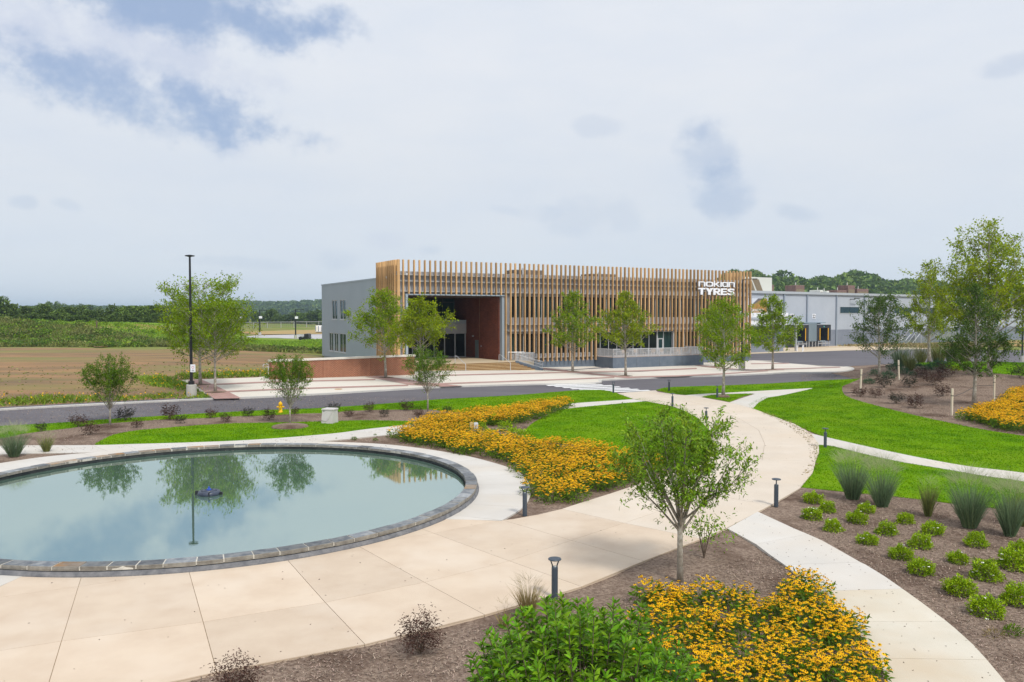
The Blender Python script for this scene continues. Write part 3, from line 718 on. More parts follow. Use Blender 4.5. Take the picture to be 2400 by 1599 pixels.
# solid core behind
core = MB()
core.box(-.3, LEN, WT+.12, WT+.5, 9.6, ZR+.3); core.box(14.3, LEN, 5.5, DEP, .2, ZR); core.box(-.3, .3, WT+.12, 16.0, ZG, 9.6)
core.box(-.3, 14.3, 16.0, DEP, ZG, ZR); core.box(.3, 14.3, WT+.5, 16.0, 9.7, ZR); core.box(-.3, .3, WT+.5, 16.0, 9.6, ZR)
core.build('core_wall', M['panel'], bld)
MB().box(14.27, LEN, 1.3, 5.4, 5.0, 5.6).box(14.27, LEN, 1.3, 5.4, .0, 1.0).box(14.27, LEN, WT+.5, 5.4, 9.6, ZR+.01).build('floor_slab', M['panel'], bld)
par = MB(); par.box(-.66, LEN+.06, WT-.12, WT+.35, 11.95, ZP); par.box(-.66, -.3, WT+.35, DEP, ZR-.1, ZR+.06); par.box(LEN-.3, LEN+.06, WT+.35, DEP, ZR-.1, ZR+.06); par.box(-.66, LEN+.06, DEP-.3, DEP+.06, ZR-.1, ZR+.06)
par.build('parapet', M['panel'], bld)
MB().box(-.3, LEN-.3, WT+.4, DEP-.3, ZR+.01, ZR+.04).build('roof', M['roof'], bld)
# left side wall with windows
sw = MB(); X = -.62
wins = [(21.4, 25.0, 6.3, 9.18, 2), (25.7, 28.5, 6.3, 9.18, 2)]
wins = [(21.4, 24.3, 6.3, 9.18), (25.6, 28.4, 6.3, 9.18), (21.4, 24.6, 1.5, 4.28), (25.2, 27.3, 1.5, 4.28), (27.8, 30.0, 1.5, 4.28)]
ys = sorted({WT, DEP} | {w for a in wins for w in a[:2]}); zs = sorted({ZG+1.2, ZR} | {w for a in wins for w in a[2:]})
for y0, y1 in zip(ys[:-1], ys[1:]):
    for z0, z1 in zip(zs[:-1], zs[1:]):
        if any(w[0] <= (y0+y1)/2 <= w[1] and w[2] <= (z0+z1)/2 <= w[3] for w in wins): continue
        sw.quad((X, y1, z0), (X, y0, z0), (X, y0, z1), (X, y1, z1))
for w in wins:
    y0, y1, z0, z1 = w; XI = X+.18
    sw.quad((X, y0, z0), (X, y1, z0), (XI, y1, z0), (XI, y0, z0)); sw.quad((X, y1, z1), (X, y0, z1), (XI, y0, z1), (XI, y1, z1)); sw.quad((X, y0, z1), (X, y0, z0), (XI, y0, z0), (XI, y0, z1)); sw.quad((X, y1, z0), (X, y1, z1), (XI, y1, z1), (XI, y1, z0))
sw.build('side_wall', M['panel_b'], bld)
MB().box(X-.05, X+.02, WT, DEP+.05, ZR-.12, ZR+.1).build('side_coping', M['panel_b'], bld)
for w in wins:
    y0, y1, z0, z1 = w; mid = (y0+y1)/2
    fr = MB(); XI = X+.05; t_ = .1
    fr.box(XI, XI+.14, y0, y0+t_, z0, z1).box(XI, XI+.14, y1-t_, y1, z0, z1).box(XI, XI+.14, y0+t_, y1-t_, z0, z0+t_).box(XI, XI+.14, y0+t_, y1-t_, z1-t_, z1).box(XI, XI+.12, mid-.06, mid+.06, z0+t_, z1-t_)
    f = fr.build('window', M['mull'], bld)
    MB().box(XI+.06, XI+.09, y0+t_, mid-.06, z0+t_, z1-t_).build('pane', M['glass_t'], f); MB().box(XI+.06, XI+.09, mid+.06, y1-t_, z0+t_, z1-t_).build('pane', M['glass_t'], f)
    MB().box(X-.06, X+.02, y0-.05, y1+.05, z0-.1, z0-.003).build('sill', M['mull'], f)
# horizontal rails that carry the fins
for z, x0, x1 in ((11.86, -.6, LEN), (11.1, -.6, LEN), (9.86, -.6, LEN), (5.75, 14.4, LEN), (4.9, 14.4, LEN), (1.35, 15, 27.8), (1.35, 42.4, LEN)):
    MB().box(x0, x1, .18, WT-.02, z-.055, z+.055).build('rail', M['rail'], bld)
# timber fins ------------------------------------------------------------
def fin_mesh(z0, z1): return MB().bev(-.07, .07, -.17, .17, z0, z1, .02).mesh('fin', M['timber'])
fm = {}
def fin(x, y, z0, z1, rot=0):
    k = (z0, z1)
    if k not in fm: fm[k] = fin_mesh(z0, z1)
    o = link('fin', fm[k], bld, (x, y, 0)); o.rotation_euler = (0, 0, rot); return o
for i in range(82):
    z0 = .82
    if 1 <= i <= 19: z0 = 9.54
    elif 41 <= i <= 59: z0 = 4.64
    elif 20 <= i <= 23: z0 = 1.15
    fin(.7*i, 0, z0, 13.65+random.uniform(-.03, .03) if False else 13.65)
fin(-.6, .02, .82, 13.65, math.pi/2)
for k in range(11): fin(-.72, .7+.66*k, .82, 13.65, math.pi/2)
for k in range(11): fin(LEN+.15, .5+.66*k, .82, 13.65, math.pi/2)
for z in (11.86, 9.86, 5.75, 1.35): MB().box(-.7, -.62, .4, 7.6, z-.05, z+.05).build('rail', M['rail'], bld)
# windows behind the fins
def window_band(x0, x1, z0, z1, y, pitch, gm='glass'):
    n = round((x1-x0)/pitch); xs = np.linspace(x0, x1, n+1)
    fr = MB(); fr.box(x0, x1, y, y+.12, z0, z0+.09).box(x0, x1, y, y+.12, z1-.09, z1)
    f = fr.build('window', M['mull'], bld)
    for x in xs: MB().box(x-.035, x+.035, y-.03, y+.11, z0+.09, z1-.09).build('mullion', M['mull'], f)
    for a_, b_ in zip(xs[:-1], xs[1:]): MB().box(a_+.035, b_-.035, y+.05, y+.08, z0+.09, z1-.09).build('pane', M[gm] if rng.random() < .75 else M['glass_t'], f)
    return f
window_band(15.04, 55.0, 6.54, 9.5, WT+.05, .95)
window_band(15.04, 27.8, 1.74, 4.6, WT+.05, .95)
window_band(42.4, 55.0, 1.74, 4.6, WT+.05, .95)
g = window_band(27.95, 39.3, ZPL, 4.6, WT+.2, 1.41)
g2 = window_band(40.55, 42.1, ZPL, 4.6, WT+.2, 1.55, 'glass_t')
MB().box(27.85, 27.95, WT-.1, WT+.4, ZPL, 4.62).box(42.1, 42.3, WT-.1, WT+.4, ZPL, 4.62).box(27.95, 42.1, WT-.1, WT+.4, 4.6, 4.68).build('opening_frame', M['mull'], bld)
dr = MB(); dr.box(39.33, 39.45, WT+.15, WT+.3, ZPL, 4.6).box(40.45, 40.55, WT+.15, WT+.3, ZPL, 4.6).box(39.45, 40.45, WT+.15, WT+.3, 3.45, 3.6).box(39.45, 40.45, WT+.15, WT+.3, ZPL, ZPL+.2).box(39.45, 39.6, WT+.15, WT+.3, ZPL+.2, 3.45).box(40.3, 40.45, WT+.15, WT+.3, ZPL+.2, 3.45).box(39.6, 40.3, WT+.15, WT+.3, 2.0, 2.12)
d = dr.build('terrace_door', M['mull'], bld); MB().box(39.6, 40.3, WT+.2, WT+.24, ZPL+.2, 3.45).build('pane', M['glass_t'], d); MB().box(39.45, 40.45, WT+.2, WT+.24, 3.6, 4.55).build('pane', M['glass_t'], d)
# plinth
MB().box(14.3, LEN-.1, .32, .68, -.6, 1.0).build('plinth', M['plinth'], bld)
MB().box(14.3, LEN, .68, 5.0, .2, .99).build('plinth_floor', M['plinth'], bld)
# ---- entrance recess
pt = MB(); pt.box(.3, .6, -.02, WT+.2, ZPL, 9.4).box(13.6, 14.25, .25, WT+.2, ZPL, 9.4).box(.3, 14.25, -.02+.1, WT+.2, 9.4, 9.54)
pt.build('portal_frame', M['panel_b'], bld)
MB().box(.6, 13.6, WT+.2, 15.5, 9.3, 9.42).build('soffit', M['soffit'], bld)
MB().box(.3, .6, WT+.2, 15.0, ZPL, 9.3).build('recess_wall', M['panel_b'], bld)
bw_ = MB(); bw_.box(13.47, 13.95, WT+.2, 15.5, ZPL, 9.3)
bi = bw_.build('brick_wall', M['brick_in'], bld)
MB().box(13.44, 13.47, 6.85, 7.9, ZPL, 3.53).build('door', mat('grey_door', (.16, .20, .22), None, rough=.6), bi)
MB().box(13.30, 13.465, 8.35, 8.6, 4.02, 4.12).build('wall_lamp', M['handrail'], bi); MB().box(13.44, 13.468, 6.0, 6.12, 2.7, 2.85).build('card_reader', M['handrail'], bi)
MB().box(13.455, 13.468, 6.5, 6.53, 3.6, 9.3).build('movement_joint', M['joint'], bi)
MB().box(.6, 13.47, 14.8, 15.2, 6.3, 9.3).build('upper_glazing', M['glass_t'], bld)
for x in np.linspace(.6, 13.4, 8): MB().box(x-.05, x+.05, 14.7, 14.8, 6.3, 9.3).build('mullion', M['mull'] if False else M['dkframe'], bld)
MB().box(.6, 13.4, 14.68, 14.79, 8.75, 8.87).build('transom', M['dkframe'], bld)
MB().box(4.0, 7.2, 14.60, 14.66, 6.7, 8.6).build('blind', M['glass'], bld)
MB().box(.6, 13.46, 10.75, 14.8, 4.37, 5.75).build('canopy', M['panel'], bld)
MB().box(.6, 13.46, 10.78, 10.82, 5.76, 6.28).build('balustrade', M['panel_b'], bld)
MB().box(.6, 13.46, 10.95, 11.1, ZPL, 4.36).build('lobby_glass', M['glass'], bld)
for x in np.linspace(.7, 13.35, 9): MB().box(x-.06, x+.06, 10.82, 10.94, ZPL, 4.36).build('mullion', M['mull'], bld)
MB().box(.76, 13.3, 10.84, 10.93, ZPL, ZPL+.1).build('door_threshold', M['mull'], bld)
MB().box(3.2, 3.9, 13.2, 13.5, 5.76, 8.6).build('inner_column', M['panel_b'], bld)
# landing and steps
MB().box(-1.2, 13.5, -3.3, 10.9, .0, ZPL).box(13.5, 16.3, -3.3, .25, .0, ZPL).build('landing', mat('landing_concrete', (.58, .47, .33), (.52, .42, .28), .6, .8), bld)
for k in range(6):
    z1 = ZPL-.15*(k+0); y1 = -3.3-.36*k
    MB().box(-1.2+.28*k-.6, 13.6+.33*k, y1-.36, y1, -.1, z1-.15).build('step', [M['step']], bld) if k else None
    s_ = MB(); s_.box(-1.8, 13.55+.36*(k+1), y1-.36, y1-.001, z1-.15-.15+.0, z1-.15); s_.mi = 0
    if k == 0: s_.build('step', M['step'], bld)
    MB().box(-1.8, 13.55+.36*k+.3, y1-.013, y1-.004, z1-.148, z1-.02).build('riser', M['riser'], bld)
MB().add([(13.6, -3.25, .0), (15.95, -5.75, .0), (16.2, -5.75, .0), (13.95, -3.25, .0), (13.6, -3.25, ZPL+.12), (15.95, -5.75, .32), (16.2, -5.75, .32), (13.95, -3.25, ZPL+.12)],
         [(3, 2, 1, 0), (4, 5, 6, 7), (0, 1, 5, 4), (1, 2, 6, 5), (2, 3, 7, 6), (3, 0, 4, 7)]).build('cheek_wall', M['plinth'], bld)
def rail_pair(x, y0=-3.2, y1=-5.6):
    mb = MB(); mb.tube([(x, y0+.5, ZPL), (x, y0+.5, ZPL+.86), (x, y0+.45, ZPL+.93), (x, y0+.1, ZPL+.93), (x, y1, .22+.98), (x, y1-.1, .22+.9), (x, y1-.1, .1)], .032, 6)
    mb.build('handrail', M['handrail'], bld)
rail_pair(5.6); rail_pair(11.6)
rr = MB(); rr.tube([(13.75, -3.1, ZPL), (13.75, -3.1, ZPL+.95), (16.1, -5.7, 1.2), (16.1, -5.7, .15)], .035, 6); rr.tube([(13.8, -3.2, ZPL+.55), (16.1, -5.7, .8)], .02, 5); rr.tube([(13.8, -3.2, ZPL+.2), (16.1, -5.7, .42)], .02, 5)
for t in np.linspace(.04, .97, 20):
    x = 13.8+2.3*t; y = -3.2-2.5*t; zb = ZPL+.2-(ZPL+.2-.42)*t; rr.box(x-.01, x+.01, y-.01, y+.01, zb, zb+.72)
rr.build('side_railing', M['handrail'], bld)
def railing(name, pts, h=1.1, parent=None, pick=.1, post=1.9):
    mb = MB(); top = M['handrail']
    for (x0, y0, z0), (x1, y1, z1) in zip(pts[:-1], pts[1:]):
        L = math.hypot(x1-x0, y1-y0); n = max(1, round(L/post))
        for k in range(n+1):
            t = k/n; x = x0+(x1-x0)*t; y = y0+(y1-y0)*t; z = z0+(z1-z0)*t; mb.box(x-.035, x+.035, y-.035, y+.035, z, z+h)
        mb.tube([(x0, y0, z0+h), (x1, y1, z1+h)], .04, 6); mb.tube([(x0, y0, z0+.1), (x1, y1, z1+.1)], .02, 4)
        n = int(L/pick)
        for k in range(n):
            t = (k+.5)/n; x = x0+(x1-x0)*t; y = y0+(y1-y0)*t; z = z0+(z1-z0)*t; mb.box(x-.012, x+.012, y-.012, y+.012, z+.1, z+h-.02)
    return mb.build(name, top, parent)
railing('landing_railing', [(14.4, .1, ZPL), (16.4, -.6, ZPL), (16.5, -3.1, ZPL), (13.9, -3.1, ZPL)], 1.05, bld)
MB().box(14.3, 16.55, -3.28, .3, -.3, ZPL-.01).build('landing_edge', M['plinth'], bld)
# terrace
T0, T1, TF = 28.1, 43.9, -3.9
MB().box(T0, T1, TF, .3, -.7, 1.28).build('terrace', [M['plinth']], bld)
MB().box(T0+.03, T1-.03, TF+.03, WT+.1, 1.281, 1.31).build('terrace_floor', mat('terrace_pavers', (.50, .40, .34), (.44, .36, .31), 1.5, .85), bld)
for x in np.linspace(T0, T1, 5)[1:-1]: MB().box(x-.012, x+.012, TF-.012, TF+.01, -.6, 1.28).build('wall_joint', M['dkframe'], bld)
railing('terrace_railing', [(T0+.05, .2, 1.3), (T0+.05, TF+.06, 1.3), (T1-.05, TF+.06, 1.3), (T1-.05, .2, 1.3)], 1.1, bld, .075, 1.95)
# furniture on the terrace
M['chairw'] = mat('chair_slat', (.52, .38, .27), None, rough=.7, objvar=.2); M['chairf'] = mat('chair_frame', (.66, .68, .72), None, rough=.4)
ch = MB(); ch.box(-.22, .22, -.22, .22, .43, .46)
chb = MB(); chb.box(-.22, .22, .2, .24, .55, .95)
chf = MB()
for sx in (-.2, .2):
    for sy in (-.2, .2): chf.box(sx-.018, sx+.018, sy-.018, sy+.018, 0, .43)
    chf.box(sx-.018, sx+.018, .2, .235, .46, .55)
seat_m, back_m, frame_m = ch.mesh('seat', M['chairw']), chb.mesh('backrest', M['chairw']), chf.mesh('frame', M['chairf'])
tb = MB().lathe([(.42, .71), (.44, .725), (.44, .74)], 16).mesh('tabletop', M['chairf']); tl = MB().tube([(0, 0, .03), (0, 0, .71)], .04, 6).lathe([(.26, 0), (.26, .03)], 12).mesh('pedestal', M['chairf'])
def T2(s, t, z=0): p = BO+BU*s+BV*t; return (p[0], p[1], z)
tn = 0
for tx, ty in ((30.4, -2.4), (33.2, -1.4), (35.2, -2.7), (37.6, -1.6), (39.4, -2.8), (41.8, -1.9)):
    r = empty('cafe_table', T2(tx, ty, 1.31), BANG, 'small round table '+('nearest the left end of', 'second from the left on', 'third from the left on', 'fourth from the left on', 'fifth from the left on', 'nearest the right end of')[tn]+' the railed terrace', 'table', 'tables on the terrace')
    link('tabletop', tb, r); link('pedestal', tl, r)
    for q in range(3):
        a_ = (.2, 2.4, 4.5)[q]; c = empty('terrace_chair', T2(tx+.72*math.cos(a_), ty+.72*math.sin(a_), 1.31), BANG+a_-math.pi/2, 'brown-backed chair '+('on the right of', 'behind', 'on the road side of')[q]+' the '+('leftmost', 'second', 'third', 'fourth', 'fifth', 'rightmost')[tn]+' table behind the terrace railing', 'chair', 'chairs on the terrace')
        link('seat', seat_m, c); link('backrest', back_m, c); link('frame', frame_m, c)
    tn += 1
# letters of the sign
def text_mesh(s, depth, off=0.0):
    cu = bpy.data.curves.new('t', 'FONT'); cu.body = s; cu.extrude = depth; cu.offset = off; cu.resolution_u = 3
    o = bpy.data.objects.new('t', cu); COL.objects.link(o); dg = bpy.context.evaluated_depsgraph_get(); me = bpy.data.meshes.new_from_object(o.evaluated_get(dg)); bpy.data.objects.remove(o); return me
def letters(root, word, x0, x1, z0, z1, y, depth, m, off=0.0, gap=.06, name='letter', wts=None):
    wts = wts or [1]*len(word); tot_ = sum(wts); W_ = (x1-x0-gap*(len(word)-1)); x = x0
    for c, w in zip(word, wts):
        me = text_mesh(c, depth/2, off); me.materials.clear(); me.materials.append(m); me.name = name
        co = np.empty(len(me.vertices)*3); me.vertices.foreach_get('co', co); co = co.reshape(-1, 3)
        lo, hi = co.min(0), co.max(0); ww = W_*w/tot_
        nz = (co[:, 1]-lo[1])/(hi[1]-lo[1])*(z1-z0)+z0
        co2 = np.stack([(co[:, 0]-lo[0])/(hi[0]-lo[0])*ww+x, y-co[:, 2], nz], 1)
        me.vertices.foreach_set('co', co2.ravel()); me.update(); link(name, me, root); x += ww+gap
sg = empty('lettered_sign', (BO[0], BO[1], 0), BANG, 'large white two-line lettered company sign fixed to the front of the timber fins', 'sign')
def outline(name, polys, y0, y1, m, root, gx, gz, sx, sz):
    mb = MB()
    for p in polys:
        q = [(gx+a*sx, gz+b*sz) for a, b in p]; n = len(q)
        if area(q) < 0: q = q[::-1]
        b_ = len(mb.v)
        mb.add([(x, y0, z) for x, z in q]+[(x, y1, z) for x, z in q], [tuple(range(n)), tuple(range(n, 2*n))[::-1]]+[((i+1) % n, i, n+i, n+(i+1) % n) for i in range(n)])
    return mb.build(name, m, root)
def ringp(cx, cz, rx, rz, wx, wz, a0=0, a1=360, n=20):
    t = np.radians(np.linspace(a0, a1, n+1)); sgn = lambda v: np.sign(v)*np.abs(v)**.62
    o = [(cx+rx*sgn(math.cos(a)), cz+rz*sgn(math.sin(a))) for a in t]; i = [(cx+(rx-wx)*sgn(math.cos(a)), cz+(rz-wz)*sgn(math.sin(a))) for a in t]
    return [[o[k], o[k+1], i[k+1], i[k]] for k in range(n)]
rect = lambda x0, x1, z0, z1: [(x0, z0), (x1, z0), (x1, z1), (x0, z1)]
n_ = [rect(0, .2, 0, 1), rect(.2, .72, .80, 1), [(.72, 1), (.86, 1), (1, .84), (1, 0), (.8, 0), (.8, .80), (.72, .80)]]
k_ = [rect(0, .2, 0, 1.22), [(.2, .40), (.34, .40), (.80, 0), (1.06, 0), (.52, .52), (1.02, 1), (.76, 1), (.34, .62), (.2, .62)]]
i_ = [rect(0, 1, 0, 1)]
a_l = ringp(.44, .5, .44, .5, .2, .2, 40, 320)+[rect(.80, 1.0, 0, 1)]
o_l = ringp(.5, .5, .5, .5, .19, .2)
zA, zB = 11.18, 11.92; yf0, yf1 = -.34, -.20
gx = 46.05
for nm, shp, w in (('n', n_, 1.28), ('o', o_l, 1.5), ('k', k_, 1.12), ('i', i_, .24), ('a', a_l, 1.22), ('n', n_, 1.28)):
    outline('letter', shp, yf0, yf1, M['sign'], sg, gx, zA, w if nm != 'i' else w, zB-zA); gx += w+(.10 if nm != 'k' else .16)-(.04 if nm == 'a' else 0)
T_ = [[(0, .78), (0, 1), (1, 1), (1, .78), (.66, .78), (.66, 0), (.34, 0), (.34, .78)]]
Y_l = [[(0, 1), (.38, 1), (.53, .68), (.68, 1), (1.02, 1), (.68, .42), (.68, 0), (.36, 0), (.36, .42)]]
R_l = [rect(0, .32, 0, 1), rect(.32, .62, .8, 1), rect(.32, .62, .38, .56), [(.62, 1), (.85, .95), (.95, .8), (.95, .58), (.85, .43), (.62, .38), (.62, .56), (.66, .6), (.66, .76), (.62, .8)], [(.38, .38), (.72, .38), (1.04, 0), (.68, 0)]]
E_l = [rect(0, .32, 0, 1), rect(.32, .95, .79, 1), rect(.32, .88, .41, .60), rect(.32, .95, 0, .21)]
sp_ = np.array([(.95, .74), (.84, .86), (.5, .895), (.22, .85), (.15, .72), (.24, .60), (.5, .54), (.76, .46), (.87, .31), (.76, .16), (.5, .105), (.18, .13), (.04, .26)]); sd_ = np.gradient(sp_, axis=0); sd_ /= np.hypot(sd_[:, 0], sd_[:, 1])[:, None]; sn_ = np.stack([-sd_[:, 1], sd_[:, 0]], 1)*[.15, .11]
S_l = [[tuple(sp_[q]+sn_[q]), tuple(sp_[q+1]+sn_[q+1]), tuple(sp_[q+1]-sn_[q+1]), tuple(sp_[q]-sn_[q])] for q in range(len(sp_)-1)]
gx = 46.0
for shp, w in ((T_, 1.36), (Y_l, 1.52), (R_l, 1.42), (E_l, 1.30), (S_l, 1.36)):
    outline('letter', shp, yf0, yf1, M['sign'], sg, gx, 9.97, w, 1.0); gx += w+(.02 if shp in (T_, Y_l) else .05)
for z in (11.55, 10.5): MB().box(46.1, 53.0, -.2, -.165, z-.03, z+.03).build('bracket', M['rail'], sg)
# security cameras on the fins
def seccam(x, y, z, lab):
    r = empty('security_camera', T2(x, y, z), BANG, lab, 'camera', 'security cameras on the fins')
    MB().box(-.03, .03, -.35, 0, .02, .09).build('bracket', M['handrail'], r); MB().lathe([(.02, -.25), (.11, -.2), (.13, -.08), (.13, .02)], 10, 0, -.35).build('dome', M['handrail'], r)
seccam(-.75, 4.0, 11.7, 'white dome camera on the timber fins of the left side wall'); seccam(.25, -.16, 11.95, 'white dome camera beside the first fin of the front')
# rooftop plant screens
for (x0, x1, z1, lab) in ((16.9, 24.5, 13.35, 'brown louvred rooftop unit behind the left part of the fins'), (30.0, 37.4, 13.1, 'brown louvred rooftop unit behind the middle of the fins')):
    r = empty('rooftop_unit', T2(x0, 8, ZR), BANG, lab, 'rooftop unit', 'units on the office roof'); w = x1-x0; h = z1-ZR
    MB().add([(w*.4, 0, 0), (w*.93, 0, 0), (w, 0, h), (w*.38, 0, h), (w*.4, 3, 0), (w*.93, 3, 0), (w, 3, h), (w*.38, 3, h)], [(0, 1, 2, 3), (7, 6, 5, 4), (0, 4, 5, 1), (1, 5, 6, 2), (2, 6, 7, 3), (3, 7, 4, 0)]).build('casing', mat('louvre_brown', (.17, .145, .125), (.12, .10, .09), 6, .7), r)
    MB().add([(0, .2, 0), (w*.38, .2, 0), (w*.38, .2, h*.7), (0, .2, h*.25), (0, 2.5, 0), (w*.38, 2.5, 0), (w*.38, 2.5, h*.7), (0, 2.5, h*.25)], [(0, 1, 2, 3), (7, 6, 5, 4), (0, 4, 5, 1), (1, 5, 6, 2), (2, 6, 7, 3), (3, 7, 4, 0)]).build('duct', mat('duct_metal', (.20, .19, .185), (.30, .29, .28), 3, .6), r)
    for q in range(6): MB().box(w*.42+q*w*.085, w*.45+q*w*.085, -.04, -.005, .15, h-.1).build('louvre', M['dkframe'], r)
    MB().box(w*.52, w*.58, -.2, 0, 0, h*1.14).build('flue', M['rail'], r)

# low red brick garden wall ------------------------------------------------
a_ = np.array(G(635.7, 889.7, PT)); b_ = np.array(G(972, 878.5, PT)); dd = b_-a_; Lw = float(np.hypot(*dd)); an = math.atan2(dd[1], dd[0])
za = gz(*a_)+PT; zt = 2.72
gw = empty('brick_wall', (a_[0], a_[1], 0), an, 'long low red brick garden wall with pale stone coping left of the entrance steps', 'wall')
segs = np.linspace(0, Lw, 4)
for s0, s1 in zip(segs[:-1], segs[1:]): MB().box(s0+.012, s1-.012, 0, .5, -.2, zt-.19).build('brickwork', M['brick'], gw)
MB().box(.02, Lw-.02, .04, .46, -.2, zt-.2).build('joint_core', M['joint'], gw)
nc = 11; cs = np.linspace(-.1, Lw+.1, nc+1)
cm = MB().bev(.006, (Lw+.2)/nc-.006, -.08, .58, zt-.19, zt, .015).mesh('coping_stone', mat('limestone_coping', (.74, .70, .64), (.66, .62, .56), 2, .8))
for k in range(nc): link('coping_stone', cm, gw, (cs[k], 0, 0))
# looped rail at the end of the wall
p = G(629, 878, .1); r = empty('looped_rail', (p[0], p[1], gz(*p)+.1), an, 'small looped steel rail beyond the left end of the brick wall', 'rail')
MB().tube([(0, 0, 0), (0, 0, .6), (.1, 0, .9), (-.15, 0, 1.1), (-.5, 0, 1.05), (-.58, 0, .9), (-.5, 0, .75), (0, 0, .78)], .035, 6).build('loop', M['handrail'], r)

# ================================================================ WAREHOUSE
WO = np.array([75.7, 189.0]); WU = np.array([1.481, 1]); WU /= np.hypot(*WU); WV = np.array([-WU[1], WU[0]]); WANG = math.atan2(WU[1], WU[0])
M['ware'] = mat('pale_tilt_up_concrete', (.40, .44, .51), (.44, .48, .55), .25, .85, .003, 25, objvar=.02)
M['ware_d'] = mat('grey_base_band', (.20, .225, .28), (.235, .26, .315), .5, .85, .003, 25)
M['pil'] = mat('pilaster_strip', (.28, .325, .39), None, rough=.7)
M['cap'] = mat('roof_edge', (.42, .455, .50), None, rough=.6)
wh = empty('warehouse', (WO[0], WO[1], 0), WANG, 'long pale grey warehouse with a darker grey base and flat roof behind the asphalt yard', 'building')
PX = [-64, -52, -41, -30, -18.9, -10.74, .27, 11.48, 22.8, 34.2, 46, 58, 70, 82.3, 94, 106, 118]
for a0, a1 in zip(PX[:-1], PX[1:]):
    MB().box(a0+.03, a1-.03, 0, .5, 3.52, 11.6).build('upper_panel', M['ware'], wh); MB().box(a0+.03, a1-.03, -.02, .5, -1, 3.5).build('base_panel', M['ware_d'], wh)
for x in PX[1:-1]:
    MB().box(x-.16, x+.16, -.3, -.025, -.4, 11.5).build('downpipe', M['pil'], wh)
MB().box(-64, 118, .5, 80, -1, 11.55).build('core_wall', M['ware'], wh)
MB().box(-64.2, 118.2, -.4, .6, 11.61, 12.15).box(-64.2, 118.2, .6, 80, 11.56, 11.9).build('roof', M['cap'], wh)
for x0, x1 in ((1.81, 9.5), (13.1, 21.2), (24.4, 32.5), (36, 44), (48, 56), (60, 68), (88, 93.6)):
    z0, z1 = (7.4, 8.85) if x0 < 80 else (1.7, 3.25)
    w = MB().box(x0, x1, -.08, -.025, z0-.1, z0).box(x0, x1, -.08, -.025, z1, z1+.1).box(x0-.1, x0, -.08, -.025, z0-.1, z1+.1).box(x1, x1+.1, -.08, -.025, z0-.1, z1+.1).build('window', M['mull'], wh)
    n = 4; xs = np.linspace(x0, x1, n+1)
    for a0, a1 in zip(xs[:-1], xs[1:]): MB().box(a0+.02, a1-.02, -.05, -.026, z0, z1).build('pane', mat('ware_glass', (.01, .035, .05), None, rough=.1, spec=.6) if 'ware_glass' not in bpy.data.materials else bpy.data.materials['ware_glass'], w)
MB().box(5.7, 7.6, -1.3, -1.1, 10.8, 11.0).box(5.7, 5.85, -1.3, -.02, 10.6, 10.75).build('floodlight', M['black'], wh)
def plaque(x0, x1, z0, z1, s):
    r = MB().box(x0, x1, -.07, -.025, z0, z1).build('number_sign', M['sign'], wh)
    letters(r, s, x0+.12, x1-.12, z0+.15, z1-.15, -.085, .02, M['black'], .02, .06, 'digit', [1]*len(s))
plaque(-8.7, -7.45, 6.1, 7.2, '22'); plaque(-16.75, -15.5, 6.1, 7.2, '21')
# printed banner
bn = empty('hillside_banner', (WO[0], WO[1], 0), WANG, 'large printed hillside banner on the warehouse wall right of the timber fins', 'banner')
MB().box(-36, -24.6, -.10, -.03, 7.0, 10.52).build('board', mat('banner_sky', (.62, .66, .74), None), bn)
def flat(pts, y, m, nm='print'): 
    mb = MB(); mb.add([(a, y, b) for a, b in pts], [tuple(range(len(pts)))]); mb.build(nm, m, bn)
bo = mat('banner_earth', (.50, .24, .075), (.26, .22, .07), 1.2, c3=(.36, .17, .05), s3=.8)
flat([(-36, 7.0), (-24.6, 7.0), (-24.6, 10.5), (-27.6, 10.5), (-29.4, 9.3), (-31, 8.8), (-36, 8.6)], -.105, bo)
flat([(-30.6, 9.0), (-29.4, 9.3), (-27.6, 10.5), (-25.0, 10.48), (-27.4, 10.0), (-28.6, 9.35)], -.11, mat('banner_slope', (.14, .13, .13), None))
letters(bn, 'JOURNEY', -29.6, -25.8, 7.72, 8.25, -.13, .01, M['sign'], .02, .08, 'letter', [1]*7)
MB().box(-36, -24.6, -.12, -.03, 6.85, 6.98).build('banner_hem', mat('banner_green', (.18, .5, .2), None), bn)
